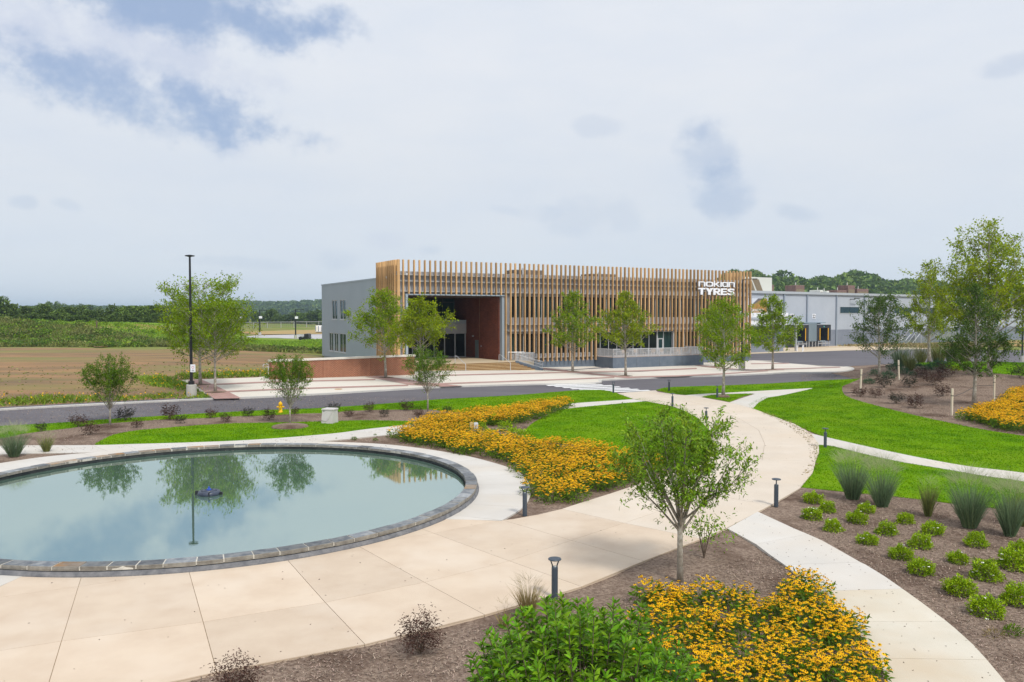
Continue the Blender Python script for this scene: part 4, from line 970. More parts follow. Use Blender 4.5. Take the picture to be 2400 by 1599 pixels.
# docks
M['seal'] = mat('black_dock_seal', (.022, .024, .032), (.04, .045, .055), 3, .7); M['yellow'] = mat('yellow_stripe', (.80, .42, .01), None, rough=.6); M['corr'] = mat('blue_grey_corrugated', (.24, .30, .345), None, rough=.6)
def dock(x0, x1, lab):
    r = empty('loading_dock', (WO[0], WO[1], 0), WANG, lab, 'loading dock', 'loading docks of the warehouse')
    y0 = -2.2; MB().box(x0, x0+1.15, y0, -.03, 1.05, 4.75).build('side_pad', M['seal'], r); MB().box(x1-1.15, x1, y0, -.03, 1.05, 4.75).build('side_pad', M['seal'], r)
    MB().box(x0+1.15, x1-1.15, y0, -.03, 3.98, 4.75).build('head_pad', M['seal'], r); MB().box(x0-.05, x1+.05, y0-.05, -.03, 4.76, 4.86).build('hood', M['cap'], r)
    for x in (x0+.95, x1-.95-.18): MB().box(x, x+.2, y0-.05, y0-.005, 1.25, 3.97).build('stripe', M['yellow'], r)
    for k in range(3): MB().box(x0+1.15, x1-1.15, -.3, -.1, 1.2+.92*k, 2.08+.92*k).build('door_panel', mat('door_panel_grey', (.14, .15, .135), None) if 'door_panel_grey' not in bpy.data.materials else bpy.data.materials['door_panel_grey'], r)
    MB().box(x0+1.15, x1-1.15, -1.6, -.03, .85, 1.15).build('leveller', M['corr'], r)
    st = MB()
    for x in (x0+.6, x0+1.9, x1-1.9, x1-.6): st.box(x-.07, x+.07, y0, y0+.14, -.35, 1.04)
    st.box(x0+.4, x1-.4, y0, y0+.1, .45, .6).build('stand', M['rail'], r)
    MB().add([((x0+x1)/2-.25, y0-.03, 4.2), ((x0+x1)/2+.25, y0-.03, 4.2), ((x0+x1)/2, y0-.03, 4.6)], [(0, 1, 2)]).build('emblem', mat('emblem_teal', (.1, .42, .36), None) if 'emblem_teal' not in bpy.data.materials else bpy.data.materials['emblem_teal'], r)
dock(-18.3, -13.05, 'black padded loading dock with yellow stripes nearest the canopy'); dock(-9.9, -4.8, 'black padded loading dock with yellow stripes to the right of the corrugated screen')
sc_ = empty('dock_screen', (WO[0], WO[1], 0), WANG, 'blue grey corrugated metal screen on legs between the two loading docks', 'screen')
ribbed(-13.0, -10.25, 1.05, 5.1, -2.3, .42, .1).build('sheet', M['corr'], sc_); MB().box(-13, -10.25, -2.2, -.03, 1.0, 5.1).build('box', M['corr'], sc_); MB().box(-13.5, -5.5, -1.4, -.03, 5.12, 5.3).build('hood', M['corr'], sc_)
for x in (-12.8, -11.6, -10.5): MB().box(x-.08, x+.08, -2.3, -2.15, -.35, 1.0).build('leg', M['rail'], sc_)
cn = empty('loading_canopy', (WO[0], WO[1], 0), WANG, 'flat roofed pale canopy on posts between the timber fins and the loading docks', 'canopy')
MB().box(-58, -29.4, -12.4, -3, 6.1, 6.5).build('roof', M['cap'], cn); MB().box(-58, -33.5, -12.2, -12.0, 5.0, 6.08).build('fascia', M['sign'], cn); MB().box(-58, -33.5, -12.3, -11.9, 6.52, 7.4).build('upper_fascia', M['sign'], cn)
for x in (-30.6, -38, -46, -54): MB().box(x-.16, x+.16, -12.1, -11.8, -.4, 6.08).build('post', M['rail'], cn)
MB().tube([(-29.9, -12, 6.1), (-30.6, -12, 5.2)], .09, 5).build('brace', M['rail'], cn)
MB().box(-58, -31.5, -9, -3, -.4, 4.6).build('back_wall', M['corr'], cn); MB().box(-58, -34, -11.6, -9, -.4, 1.0).build('dock_platform', M['ware_d'], cn); MB().box(-44, -34, -9.1, -9.02, 3.0, 4.1).build('window', M['glass'], cn)
for k, x in enumerate((-31.8, -29.0, -32.6)):
    r = empty('bollard', (WO[0]+WU[0]*x+WV[0]*-(13.2, 12.6, 15)[k], WO[1]+WU[1]*x+WV[1]*-(13.2, 12.6, 15)[k], -.3), 0, 'white steel bollard '+('under the end of the canopy', 'nearest the loading docks beside the canopy post', 'at the front corner of the canopy apron')[k], 'bollard', 'white bollards by the canopy')
    MB().lathe([(.09, 0), (.09, 1.15), (.05, 1.22)], 8).build('post', M['sign'], r)
# exterior steel stair against the base band
es = empty('steel_stair', (WO[0], WO[1], 0), WANG, 'pale blue steel stair with handrails against the grey warehouse base', 'stair')
for yy in (-.6, -1.9):
    for dx in (0, 3.2):
        MB().tube([(26.5+dx, yy, -.2), (30.5+dx, yy, 2.6), (33+dx, yy, 2.6)] if dx else [(26.5, yy, .5), (30.5, yy, 3.2), (33, yy, 3.2)], .07, 5).build('stringer', M['handrail'], es)
for k in range(10): MB().box(29.8+k*.4, 30.2+k*.4, -1.9, -.6, -.05+k*.27, 0+k*.27).build('tread', M['rail'], es)
for x in (31, 33.8, 36.2): MB().box(x-.05, x+.05, -1.95, -1.85, -.3, 2.6+.4).build('post', M['handrail'], es)
# roof plant of the warehouse
def W2(x, y, z): p = WO+WU*x+WV*y; return (p[0], p[1], z)
M['acw'] = mat('cream_casing', (.66, .66, .60), None, rough=.6); M['acb'] = mat('brown_coil', (.26, .20, .13), (.18, .14, .09), 8, .8); M['acr'] = mat('brown_unit', (.25, .15, .12), (.15, .10, .09), 2, .8)
r = empty('rooftop_unit', W2(-25.5, 6, 11.9), WANG, 'large cream air handler with two sloping brown coil panels on the warehouse roof', 'rooftop unit')
MB().add([(2.2, 0, 0), (10.2, 0, 0), (10.2, 0, 3.6), (0, 0, 3.6), (2.2, 4, 0), (10.2, 4, 0), (10.2, 4, 3.6), (0, 4, 3.6)], [(0, 1, 2, 3), (7, 6, 5, 4), (0, 4, 5, 1), (1, 5, 6, 2), (2, 6, 7, 3), (3, 7, 4, 0)]).build('casing', M['acw'], r)
for q in (0, 2.6): MB().add([(2.6+q, -.06, .15), (4.6+q, -.06, .15), (2.9+q, -.06, 3.1), (.7+q, -.06, 3.1)], [(0, 1, 2, 3)]).build('coil_panel', M['acb'], r)
for x, w, h, m, lab in ((-15, 3, 2.1, 'acr', 'dark brown rooftop unit beside the cream air handler'), (-4, 3.4, 2.2, 'acr', 'brown rooftop unit above the number plaque'), (5.5, 1.2, 1.2, 'acw', 'small white rooftop vent right of the brown unit'), (8.2, 1.0, 1.0, 'acw', 'small white rooftop cap with a pipe'),
                        (12.5, 4, 1.3, 'acr', 'low brown rooftop unit left of the dark tree'), (17, 3, 2.6, 'acr', 'tall brown rooftop unit left of the dark tree'), (21, 5, 1.8, 'acr', 'wide brown rooftop unit behind the dark tree top')):
    r = empty('rooftop_unit', W2(x, 8, 11.9), WANG, lab, 'rooftop unit', 'plant on the warehouse roof'); MB().bev(0, w, 0, 3, 0, h, .08).build('casing', M[m], r); MB().box(.2, w-.2, -.05, -.01, .2, h*.6).build('grille', M['acb'], r); MB().box(w*.4, w*.4+.15, 1, 1.15, h, h+.7).build('pipe', M['acw'], r)
# ================================================================ PLANTS
def leafmat(name, c1, c2, trans=.4, isl=.35, hue=.02, objvar=.06, rough=.55): return mat(name, c1, c2, .5, rough, trans=trans, island=isl, hue=hue, objvar=objvar, spec=.2, lo=.3, hi=.7)
M['leaf'] = leafmat('leaf_spring_green', (.27, .385, .006), (.20, .32, .006))
M['leaf_y'] = leafmat('leaf_yellow_green', (.35, .42, .008), (.25, .35, .008))
M['leaf_d'] = leafmat('leaf_dark_green', (.085, .155, .025), (.11, .19, .028))
M['leaf_m'] = leafmat('leaf_mid_green', (.16, .27, .012), (.11, .21, .014))
M['leaf_near'] = leafmat('leaf_glossy', (.145, .27, .014), (.22, .35, .014), .25, .45, .02, rough=.4)
M['leaf_bush'] = leafmat('leaf_bush', (.165, .33, .010), (.10, .24, .012), .25, .45, .018, rough=.38)
M['leaf_purple'] = leafmat('leaf_purple_black', (.075, .038, .030), (.115, .058, .042), .15, .4, .02)
M['leaf_dg'] = leafmat('leaf_dark_mixed', (.035, .045, .025), (.05, .032, .028), .15, .5, .02)
M['leaf_gard'] = leafmat('leaf_gardenia', (.36, .50, .012), (.24, .40, .012), .25, .45, .015)
M['leaf_blue'] = leafmat('leaf_blue_green', (.10, .20, .11), (.08, .17, .08), .2, .4)
M['leaf_far'] = leafmat('leaf_far', (.10, .165, .035), (.16, .235, .035), .15, .4, .015, objvar=.25)
M['stemg'] = leafmat('stem_green', (.09, .17, .02), (.06, .12, .02), .2, .35)
M['gblade'] = leafmat('switchgrass_blade', (.15, .23, .14), (.20, .27, .12), .25, .5, .03)
M['gblade2'] = leafmat('switchgrass_olive', (.24, .26, .08), (.17, .21, .07), .25, .5, .03)
M['plume'] = leafmat('grass_plume', (.50, .52, .30), (.38, .44, .24), .5, .3)
M['straw'] = leafmat('straw_blade', (.36, .27, .12), (.24, .21, .09), .3, .4)
M['petal'] = mat('yellow_petal', (.92, .48, .003), (.94, .56, .005), 5, .6, trans=.25, island=.16, hue=.008, spec=.2)
M['cone'] = mat('dark_flower_centre', (.028, .014, .010), None, rough=.9)
M['white_fl'] = mat('white_blossom', (.86, .86, .80), None, rough=.6)
M['bark'] = mat('pale_bark', (.40, .36, .30), (.22, .19, .15), 9, .9, .01, 20, c3=(.55, .53, .47), s3=5, stretch=(1, 1, .6))
M['bark_d'] = mat('brown_bark', (.20, .15, .11), (.12, .09, .065), 6, .9, .008, 20)
M['stake'] = mat('stake_timber', (.66, .57, .43), (.74, .67, .55), 2, .8, stretch=(4, 4, .5))

def unit(v): return v/np.maximum(np.linalg.norm(v, axis=-1, keepdims=True), 1e-9)
def leaf_arrays(P, D, L, Wd, fold=.18, up=None, n6=False):
    """folded leaves: base P, direction D, length L, width Wd"""
    n = len(P); D = unit(D); L = np.broadcast_to(L, n)[:, None]; Wd = np.broadcast_to(Wd, n)[:, None]
    U = np.tile([0, 0, 1.0], (n, 1)) if up is None else up
    U = U+rng.normal(0, .45, (n, 3)); S = unit(np.cross(D, U)); Nn = np.cross(S, D)
    a = P; t = P+D*L-Nn*L*.12; m = P+D*L*.48+Nn*L*.06
    l = m+S*Wd*.5+Nn*Wd*fold; r = m-S*Wd*.5+Nn*Wd*fold
    if n6:
        m2 = P+D*L*.2; l1 = P+D*L*.25+S*Wd*.38+Nn*Wd*fold; r1 = P+D*L*.25-S*Wd*.38+Nn*Wd*fold; l2 = P+D*L*.68+S*Wd*.42+Nn*Wd*fold*.8; r2 = P+D*L*.68-S*Wd*.42+Nn*Wd*fold*.8
        V = np.stack([a, l1, l2, t, r2, r1, m], 1).reshape(-1, 3); b = np.arange(n)[:, None]*7
        T = np.concatenate([b+np.array(q) for q in ((0, 6, 1), (1, 6, 2), (2, 6, 3), (3, 6, 4), (4, 6, 5), (5, 6, 0))]); return V, T
    V = np.stack([a, l, t, r], 1).reshape(-1, 3); b = np.arange(n)[:, None]*4
    T = np.concatenate([b+np.array([0, 2, 1]), b+np.array([0, 3, 2])])
    return V, T
def merge(parts):
    V, T, mi, o = [], [], [], 0
    for k, (v, t) in enumerate(parts): V.append(v); T.append(t+o); mi += [k]*len(t); o += len(v)
    return np.concatenate(V), np.concatenate(T), mi
def blades(P, D, H, Wd, bend=.25, seg=2):
    """curved tapering grass blades"""
    n = len(P); H = np.broadcast_to(H, n)[:, None]; D = unit(D); side = unit(np.cross(D, rng.normal(0, 1, (n, 3)))); hz = D*[1, 1, 0]
    rows = []
    for k in range(seg):
        t = k/seg; c = P+D*H*t+hz*H*bend*t*t*1.5-np.array([0, 0, 1])*H*bend*t*t*.6; w = Wd*(1-t*.6); rows += [c-side*w/2, c+side*w/2]
    rows.append(P+D*H+hz*H*bend*1.5-np.array([0, 0, 1])*H*bend*.6); k_ = len(rows)
    V = np.stack(rows, 1).reshape(-1, 3); b = np.arange(n)[:, None]*k_; T = []
    for k in range(seg-1): T += [b+np.array([2*k, 2*k+1, 2*k+3]), b+np.array([2*k, 2*k+3, 2*k+2])]
    T.append(b+np.array([2*seg-2, 2*seg-1, 2*seg])); return V, np.concatenate(T)
def twigs(P, Q, r):
    """thin three-sided twigs"""
    n = len(P); D = unit(Q-P); S = unit(np.cross(D, [.3, .2, 1.0])); U = np.cross(D, S); V = []
    for k in range(3):
        a = 2.094*k; V.append(P+(S*math.cos(a)+U*math.sin(a))*r)
    V.append(Q); V = np.stack(V, 1).reshape(-1, 3); b = np.arange(n)[:, None]*4
    return V, np.concatenate([b+np.array([0, 1, 3]), b+np.array([1, 2, 3]), b+np.array([2, 0, 3])])

def tree_parts(h, cw, clear, leaves, lsize, style='oval', seed=1, trunk_r=None, m_leaf='leaf', m_bark='bark', lw=.6, topsparse=1.0, lowsparse=1.0, nb=46):
    """returns (trunk mesh, crown mesh); central leader with rising limbs and leafy twigs"""
    r_ = np.random.default_rng(seed); mb = MB(); R0 = trunk_r or h*.014+.02
    lean = r_.normal(0, .012, 2)*h
    def axis(z): t = z/h; return np.array([lean[0]*t+.03*h*.2*math.sin(t*5+seed), lean[1]*t+.03*h*.2*math.cos(t*4+seed), z])
    zs = np.linspace(0, h*.97, 9); mb.tube([axis(z)-(np.array([0, 0, .15]) if i == 0 else 0) for i, z in enumerate(zs)], [max(.008, R0*(1-.93*z/h)*(1.25 if i == 0 else 1)) for i, z in enumerate(zs)], 7)
    tw_p, tw_q, lp, ld, wgt = [], [], [], [], []
    for k in range(nb):
        f = ((k+.5)/nb); zb = clear+(h-clear)*(f**1.28)*.95
        if style == 'pyr': rad = cw/2*(1.08*(1-f)**.82+.05)*(.55+.45*min(1, (f+.12)/.22))
        elif style == 'narrow': rad = cw/2*(math.sin(math.pi*min(1, f*.82+.22))**.7)
        else: rad = cw/2*(math.sin(math.pi*(f*.80+.17))**.6)
        rad *= r_.uniform(.72, 1.12); az = k*2.399+r_.uniform(-.4, .4); el_ = R(r_.uniform(22, 42)+22*f)
        L = rad/math.cos(el_*.8); p0 = axis(zb); d = np.array([math.cos(az)*math.cos(el_), math.sin(az)*math.cos(el_), math.sin(el_)])
        mid = p0+d*L*.5+np.array([0, 0, -.03*L]); end = p0+d*L*.98+np.array([0, 0, .06*L]); 
        if end[2] > h*1.02: end[2] = h*1.02
        rb = max(.012, R0*.33*(1-f*.7)); mb.tube([p0, mid, end], [rb, rb*.6, rb*.22], 4, False)
        ns = max(3, int(3+L*2.3))
        for j in range(ns):
            t = r_.uniform(.22, 1.0)**.8; q = p0+(mid-p0)*2*t if t < .5 else mid+(end-mid)*(2*t-1)
            dd = unit(d*.6+r_.normal(0, .55, 3)+np.array([0, 0, .25])); ll = L*r_.uniform(.16, .36)*(1.1-t*.4)+.15
            tw_p.append(q); tw_q.append(q+dd*ll)
            nn_ = 4+int(ll*9)
            for _ in range(nn_):
                u = r_.uniform(.25, 1.05); lp.append(q+dd*ll*u+r_.normal(0, .045*cw/5+.02, 3)); ld.append(unit(dd*.5+r_.normal(0, .7, 3)+np.array([0, 0, -.1])))
                w = 1.0
                if f > .75: w *= topsparse
                if f < .25: w *= lowsparse
                wgt.append(w)
    tp = np.array(tw_p); tq = np.array(tw_q); V, T = twigs(tp, tq, .008+h*.0006)
    lp = np.array(lp); ld = np.array(ld); wgt = np.array(wgt); idx = r_.choice(len(lp), size=leaves, replace=leaves > len(lp), p=wgt/wgt.sum())
    P = lp[idx]+r_.normal(0, .05+cw*.008, (leaves, 3)); s = lsize*r_.uniform(.6, 1.25, leaves)
    V1, T1 = leaf_arrays(P, ld[idx]+r_.normal(0, .3, (leaves, 3)), s, s*lw)
    Vc, Tc, mi = merge([(V1, T1), (V, T)])
    return mb.mesh('trunk', M[m_bark], True), np_mesh('crown', Vc, tris=Tc, mats=[M[m_leaf], M[m_bark]], mi=mi)
def vase_tree(h, cw, fork, leaves, lsize, seed, m_leaf='leaf_m', trunk_r=.06, dense_from=.5, sparse=.12, n6=False, lw=.42):
    """several stems fanning from a short trunk, thick rounded top, bare stems below"""
    r_ = np.random.default_rng(seed); mb = MB(); mb.tube([(0, 0, -.15), (.01, 0, fork*.5), (0, .02, fork)], [trunk_r*1.15, trunk_r*.9, trunk_r*.85], 8)
    lp, ld, tp, tq, w = [], [], [], [], []
    ns = 19
    for k in range(ns):
        az = k*2.399+r_.uniform(-.3, .3); spread = math.sqrt((k+.7)/ns); z0 = fork*r_.uniform(.78, 1.0)
        top = np.array([math.cos(az)*cw/2*spread*.9, math.sin(az)*cw/2*spread*.9, h*(1-.33*spread**2.6)*r_.uniform(.94, 1.0)])
        p0 = np.array([0, .01, z0]); m1 = p0+(top-p0)*[.32, .32, .30]+[0, 0, .02]; m2 = p0+(top-p0)*[.72, .72, .66]; rb = trunk_r*.40
        pts = [p0, m1, m2, top]; mb.tube(pts, [rb, rb*.7, rb*.42, rb*.12], 5, False)
        for j in range(26):
            t = r_.uniform(.2, 1.0)**.8; i = min(2, int(t*3)); q = pts[i]+(pts[i+1]-pts[i])*(t*3-i)
            dd = unit(unit(top-p0)*.5+r_.normal(0, .55, 3)+np.array([math.cos(az)*.35, math.sin(az)*.35, .25])); ll = h*r_.uniform(.07, .17); tp.append(q); tq.append(q+dd*ll)
            zf = (q[2]+dd[2]*ll)/h; 
            for c in range(5):
                u = .3+.7*(c+1)/5; c0 = q+dd*ll*u; ws = 1.0 if zf > dense_from else sparse*(1 if r_.random() < .5 else 2.2)*max(.25, (zf/dense_from))
                nl = 5
                for a in range(nl): lp.append(c0+r_.normal(0, .025, 3)); ld.append(unit(dd*.7+r_.normal(0, .75, 3)+np.array([0, 0, .1]))); w.append(ws)
    V, T = twigs(np.array(tp), np.array(tq), .006 if h < 5 else .01)
    lp = np.array(lp); ld = np.array(ld); w = np.array(w); idx = r_.choice(len(lp), size=leaves, replace=leaves > len(lp), p=w/w.sum()); s = lsize*r_.uniform(.6, 1.2, leaves)
    # drop leaves at random in whole clusters so the sky shows through
    V1, T1 = leaf_arrays(lp[idx]+r_.normal(0, .045, (leaves, 3)), ld[idx]+r_.normal(0, .25, (leaves, 3)), s, s*lw, n6=n6)
    Vc, Tc, mi = merge([(V1, T1), (V, T)])
    return mb.mesh('trunk', M['bark'], True), np_mesh('crown', Vc, tris=Tc, mats=[M[m_leaf], M['bark_d']], mi=mi)
def place_tree(meshes, xy, label, group=None, rz=None, off=.1, sc=1, name='tree', cat='tree'):
    r = empty(name, (xy[0], xy[1], gz(*xy)+off), rng.uniform(0, 6.28) if rz is None else rz, label, cat, group, sc=sc)
    link('trunk', meshes[0], r); link('crown', meshes[1], r); return r
def zsee(px, xy):
    """height at which a sight line to photo row px passes above ground spot xy"""
    r = ray(1200, px); return CAMZ+r[2]/r[1]*xy[1]
def auto_tree(base, top, width_px, clear_px, label, leaves, ls, style, seed, m_leaf='leaf', group='trees on the plaza', off=.12, **k):
    xy = G(*base, off); z0 = gz(*xy)+off; h = (zsee(top, xy)-z0)*.955; cw = width_px/FPX*xy[1]*1.25; leaves = int(leaves*1.7); cl = (zsee(clear_px, xy)-z0)*.93
    return place_tree(tree_parts(h, cw, cl, leaves, ls, style, seed, m_leaf=m_leaf, **k), xy, label, group, off=off)
G1 = 'young trees planted along the road and plaza'
auto_tree((471, 902.5), 662, 175, 842, 'tall thin-topped young tree at the far left corner of the plaza', 6200, .19, 'oval', 11, 'leaf', G1, topsparse=.22, lowsparse=1.1)
auto_tree((506, 920), 716, 165, 846, 'dense round young tree in front of the thin-topped one at the left plaza corner', 6000, .17, 'oval', 12, 'leaf', G1)
auto_tree((903, 886), 676, 142, 826, 'young tree standing before the brick garden wall and the side fins', 5600, .20, 'pyr', 13, 'leaf', G1)
auto_tree((985, 901), 692, 128, 822, 'light green young tree in front of the entrance recess', 5800, .19, 'pyr', 14, 'leaf_y', G1)
auto_tree((1343, 872), 675, 112, 824, 'young tree in front of the fins between the steps and the terrace', 6000, .20, 'pyr', 15, 'leaf', G1)
auto_tree((1465, 882), 678, 118, 820, 'young tree in front of the railed terrace', 5600, .20, 'pyr', 16, 'leaf_y', G1)
auto_tree((1677, 860), 716, 92, 812, 'young tree mostly hidden behind the narrow one below the lettered sign', 4000, .22, 'pyr', 17, 'leaf', G1)
auto_tree((1696, 929), 690, 116, 868, 'narrow young tree on the small grass triangle beside the bollard', 6000, .15, 'narrow', 18, 'leaf', G1)
auto_tree((1809.6, 867.5), 685, 112, 826, 'young tree on the right tip of the plaza before the loading canopy', 5400, .21, 'pyr', 19, 'leaf', G1)
G2 = 'trees on the planted mound'
auto_tree((2060, 883), 684, 116, 840, 'dark green slender tree tied to stakes at the left side of the mound', 4800, .16, 'narrow', 21, 'leaf_d', G2, lowsparse=.8)
p = (48.0, 92.5)
place_tree(tree_parts(zsee(600, p)-1.9, 6.6, 2.4, 9000, .21, 'pyr', 22, m_leaf='leaf_y', topsparse=.7), p, 'bright green pyramidal tree rising behind the mound crest', G2)
auto_tree((2283, 950), 650, 140, 880, 'dark green tree with a pale trunk standing between two stakes on the mound', 6800, .145, 'pyr', 23, 'leaf_d', G2, lowsparse=1.2)
auto_tree((2316.6, 881), 500, 235, 800, 'tallest tree, yellow green and open-topped, behind the dark tree on the mound', 11000, .23, 'pyr', 24, 'leaf_y', G2, topsparse=.6, nb=64)
p = (55, 78)
place_tree(tree_parts(8.2, 6.0, 2.0, 5200, .2, 'oval', 25, m_leaf='leaf_y'), p, 'yellow green tree cut by the right edge of the picture', G2)
G3 = 'small vase-shaped trees'
def auto_vase(base, top, wpx, forkpx, label, leaves, ls, seed, m='leaf_m', off=.1, **k):
    xy = G(*base, off); z0 = gz(*xy)+off; h = zsee(top, xy)-z0; return place_tree(vase_tree(h, wpx/FPX*xy[1], zsee(forkpx, xy)-z0, leaves, ls, seed, m, **k), xy, label, G3, off=off, rz=seed)
auto_vase((258, 994), 838, 128, 955, 'small rounded tree in the mulch strip left of the pond reflections', 8000, .12, 31, 'leaf_m', dense_from=.60, sparse=.10)
auto_vase((679.6, 993), 832, 112, 950, 'small tree in the mulch strip in front of the brick garden wall', 8000, .115, 32, 'leaf_m', dense_from=.62, sparse=.12)
auto_vase((1002.6, 962.5), 820, 128, 915, 'small tree in the mulch strip in front of the entrance steps', 6500, .12, 33, 'leaf_m', dense_from=.72, sparse=.2)
auto_vase((1594, 1360), 962, 345, 1222, 'nearest tree with bare fanned stems and a rounded top beside the promenade', 11500, .12, 34, 'leaf_near', dense_from=.71, sparse=.10, trunk_r=.085, n6=True, lw=.36)
# basal shoot beside the near tree
def shoot(xy, h, w, n, label):
    r = empty('sapling', (*xy, gz(*xy)+.08), 0, label, 'sapling'); P = rng.normal(0, 1, (n, 3))*[w/3.2, w/3.2, h/5]+[0, 0, h*.66]; V, T = leaf_arrays(P, rng.normal(0, 1, (n, 3)), .12, .05, n6=True)
    np_ = np_mesh('foliage', V, tris=T, mats=[M['leaf_near']]); link('foliage', np_, r)
    mb = MB()
    for k in range(7): a = k*.9; mb.tube([(0, 0, -.05), (w*.12*math.cos(a), w*.12*math.sin(a), h*.5), (w*.3*math.cos(a), w*.3*math.sin(a), h*.9)], [.012, .009, .004], 4)
    mb.build('stems', M['bark_d'], r)
shoot(G(1650, 1306, .08), 1.25, 1.25, 330, 'low leafy shoot beside the trunk of the nearest tree')

# ---- big foreground shrub ------------------------------------------------
def big_bush(xy, h, rad, nst, label):
    r = empty('shrub', (*xy, gz(*xy)+.05), 0, label, 'shrub'); mb = MB(); LP, LD, LL = [], [], []
    for k in range(nst):
        rr_ = rad*math.sqrt((k+.5)/nst)*rng.uniform(.9, 1.05); az = k*2.399
        ht = h*(1-.42*(rr_/rad)**2.4)*rng.uniform(.80, 1.04)
        top = np.array([rr_*math.cos(az), rr_*math.sin(az), ht]); base = top*[.25, .25, 0]; mid = base+(top-base)*[.6, .6, .5]
        mb.tube([base, mid, top], [.022, .014, .005], 4, False)
        tdir = unit(top-mid)
        for w_ in range(7):                    # whorls down the shoot
            c = top-tdir*w_*.085*rng.uniform(.8, 1.2)
            for q in range(5):
                a = q*1.2566+w_*.7+rng.uniform(-.3, .3); s = unit(np.cross(tdir, [.3, .1, .9])); u = np.cross(tdir, s); up = .95-.13*w_
                LP.append(c); LD.append(unit((s*math.cos(a)+u*math.sin(a))+tdir*up)); LL.append(.16*rng.uniform(.7, 1.15)*(1 if w_ else .75))
    LP, LD, LL = map(np.array, (LP, LD, LL)); V, T = leaf_arrays(LP, LD, LL, LL*.33, n6=True, up=np.tile([0, 0, 1.], (len(LP), 1)))
    link('foliage', np_mesh('foliage', V, tris=T, mats=[M['leaf_bush']]), r); mb.build('stems', M['bark_d'], r)
    P = np.clip(rng.normal(0, 1, (1500, 3)), -1.7, 1.7)*[rad*.42, rad*.42, h*.2]+[0, 0, h*.45]; V, T = leaf_arrays(P, rng.normal(0, 1, (1500, 3)), .12, .045); link('inner_foliage', np_mesh('inner_foliage', V, tris=T, mats=[M['leaf_bush']]), r)
big_bush((.92, 10.5), 3.12, 1.8, 240, 'large glossy green shrub filling the bottom centre of the picture')

# ---- lawns: blades ----------------------------------------------------------
def lawn_blades(poly, dens, hb_, parent):
    x, y = scatter(poly, dens, PATHS); d = np.hypot(x, y); keep = (y > 8) & (rng.random(len(x)) < np.clip(60/np.maximum(d, 1), .35, 1)); x, y = x[keep], y[keep]; n = len(x)
    f = .5+.5*np.sin(x*1.7+1.3*np.sin(y*1.1))*np.sin(y*1.9+.8*np.sin(x*.9)); f = f*.6+.4*rng.random(n)
    P = np.stack([x, y, hgt(x, y)+.075], 1); D = np.stack([rng.normal(0, .45, n), rng.normal(0, .45, n), np.ones(n)], 1)
    V, T = blades(P, D, hb_*(.45+.9*f), .022+.0004*d[keep][:, None] if False else .035, .3, 1)
    o = link('grass', np_mesh('grass', V, tris=T, mats=[M['blade']]), parent); o['kind'] = 'stuff'; return n
tot_b = 0
for nm, poly in LAWN.items(): tot_b += lawn_blades(poly, 150, .085, bpy.data.objects[nm])
print('BLADES', tot_b)

# ---- mulch chips in the foreground ------------------------------------------
vis = [(-9, 12), (-3, 10), (8, 10), (16, 17), (30, 36), (26, 44), (12, 30), (8, 24), (2, 19), (-6, 15.5)]
def near_paths():
    out = [[GG(l[0]) for l in lines]+[GG(l[2]) for l in lines][::-1]]
    out[0] = ob+ib[::-1]
    out.append([GG(a[0]) for a in pj]+[GG(a[1]) for a in pj[::-1]]); return out
NP_ = near_paths()
def chips(poly, dens, size):
    x, y = scatter(poly, dens, NP_+list(LAWN.values())); n = len(x)
    P = np.stack([x, y, hgt(x, y)+.065+mulch_bump(x, y)+rng.uniform(0, .02, n)], 1); a = rng.uniform(0, 6.28, n); D = np.stack([np.cos(a), np.sin(a), rng.normal(0, .35, n)], 1)
    D = unit(D); L = (size*rng.uniform(.5, 1.6, n))[:, None]; S = unit(np.cross(D, [0, 0, 1.0])); w = L*.24
    V = np.stack([P-S*w/2, P+S*w/2, P+D*L+S*w/3, P+D*L-S*w/3+[0, 0, .006]], 1).reshape(-1, 3); b = np.arange(n)[:, None]*4
    o = link('wood_chips', np_mesh('wood_chips', V, tris=np.concatenate([b+np.array([0, 1, 2]), b+np.array([0, 2, 3])]), mats=[M['chip']])); tag(o, kind='stuff'); print('chips', n)
chips(vis, 230, .055)
chips([(30, 36), (60, 60), (60, 75), (30, 84), (24, 66), (22, 52)], 40, .09)
chips([(-30, 40), (14, 40), (14, 66), (-40, 66)], 30, .08)
# ================================================================ FLOWER BEDS
def daisy_heads(P, rad, tilt=.25):
    """drooping yellow rays round a raised dark cone"""
    n = len(P); k = 7; a0 = rng.uniform(0, 6.28, n)[:, None]; ang = a0+np.arange(k*2)*math.pi/k
    N_ = unit(np.stack([rng.normal(0, tilt, n), rng.normal(-.12, tilt, n), np.ones(n)], 1)); X_ = unit(np.cross(N_, [0, 1, .1])); Y_ = np.cross(N_, X_)
    rr_ = np.where(np.arange(k*2) % 2 == 0, 1.0, .62)*rad; dz = np.where(np.arange(k*2) % 2 == 0, -.42, -.15)*rad
    ringv = P[:, None]+X_[:, None]*(np.cos(ang)*rr_)[..., None]+Y_[:, None]*(np.sin(ang)*rr_)[..., None]+N_[:, None]*dz[None, :, None]
    V = np.concatenate([P[:, None], ringv], 1).reshape(-1, 3); b = np.arange(n)[:, None]*(2*k+1)
    T = np.concatenate([b+np.array([0, 1+i, 1+(i+1) % (2*k)]) for i in range(2*k)])
    c = P+N_*rad*.03; r5 = [c+(X_*math.cos(t)+Y_*math.sin(t))*rad*.27 for t in np.arange(5)*1.2566]; tip = c+N_*rad*.38
    V2 = np.stack(r5+[tip], 1).reshape(-1, 3); b2 = np.arange(n)[:, None]*6; T2_ = np.concatenate([b2+np.array([i, (i+1) % 5, 5]) for i in range(5)])
    return (V, T), (V2, T2_)
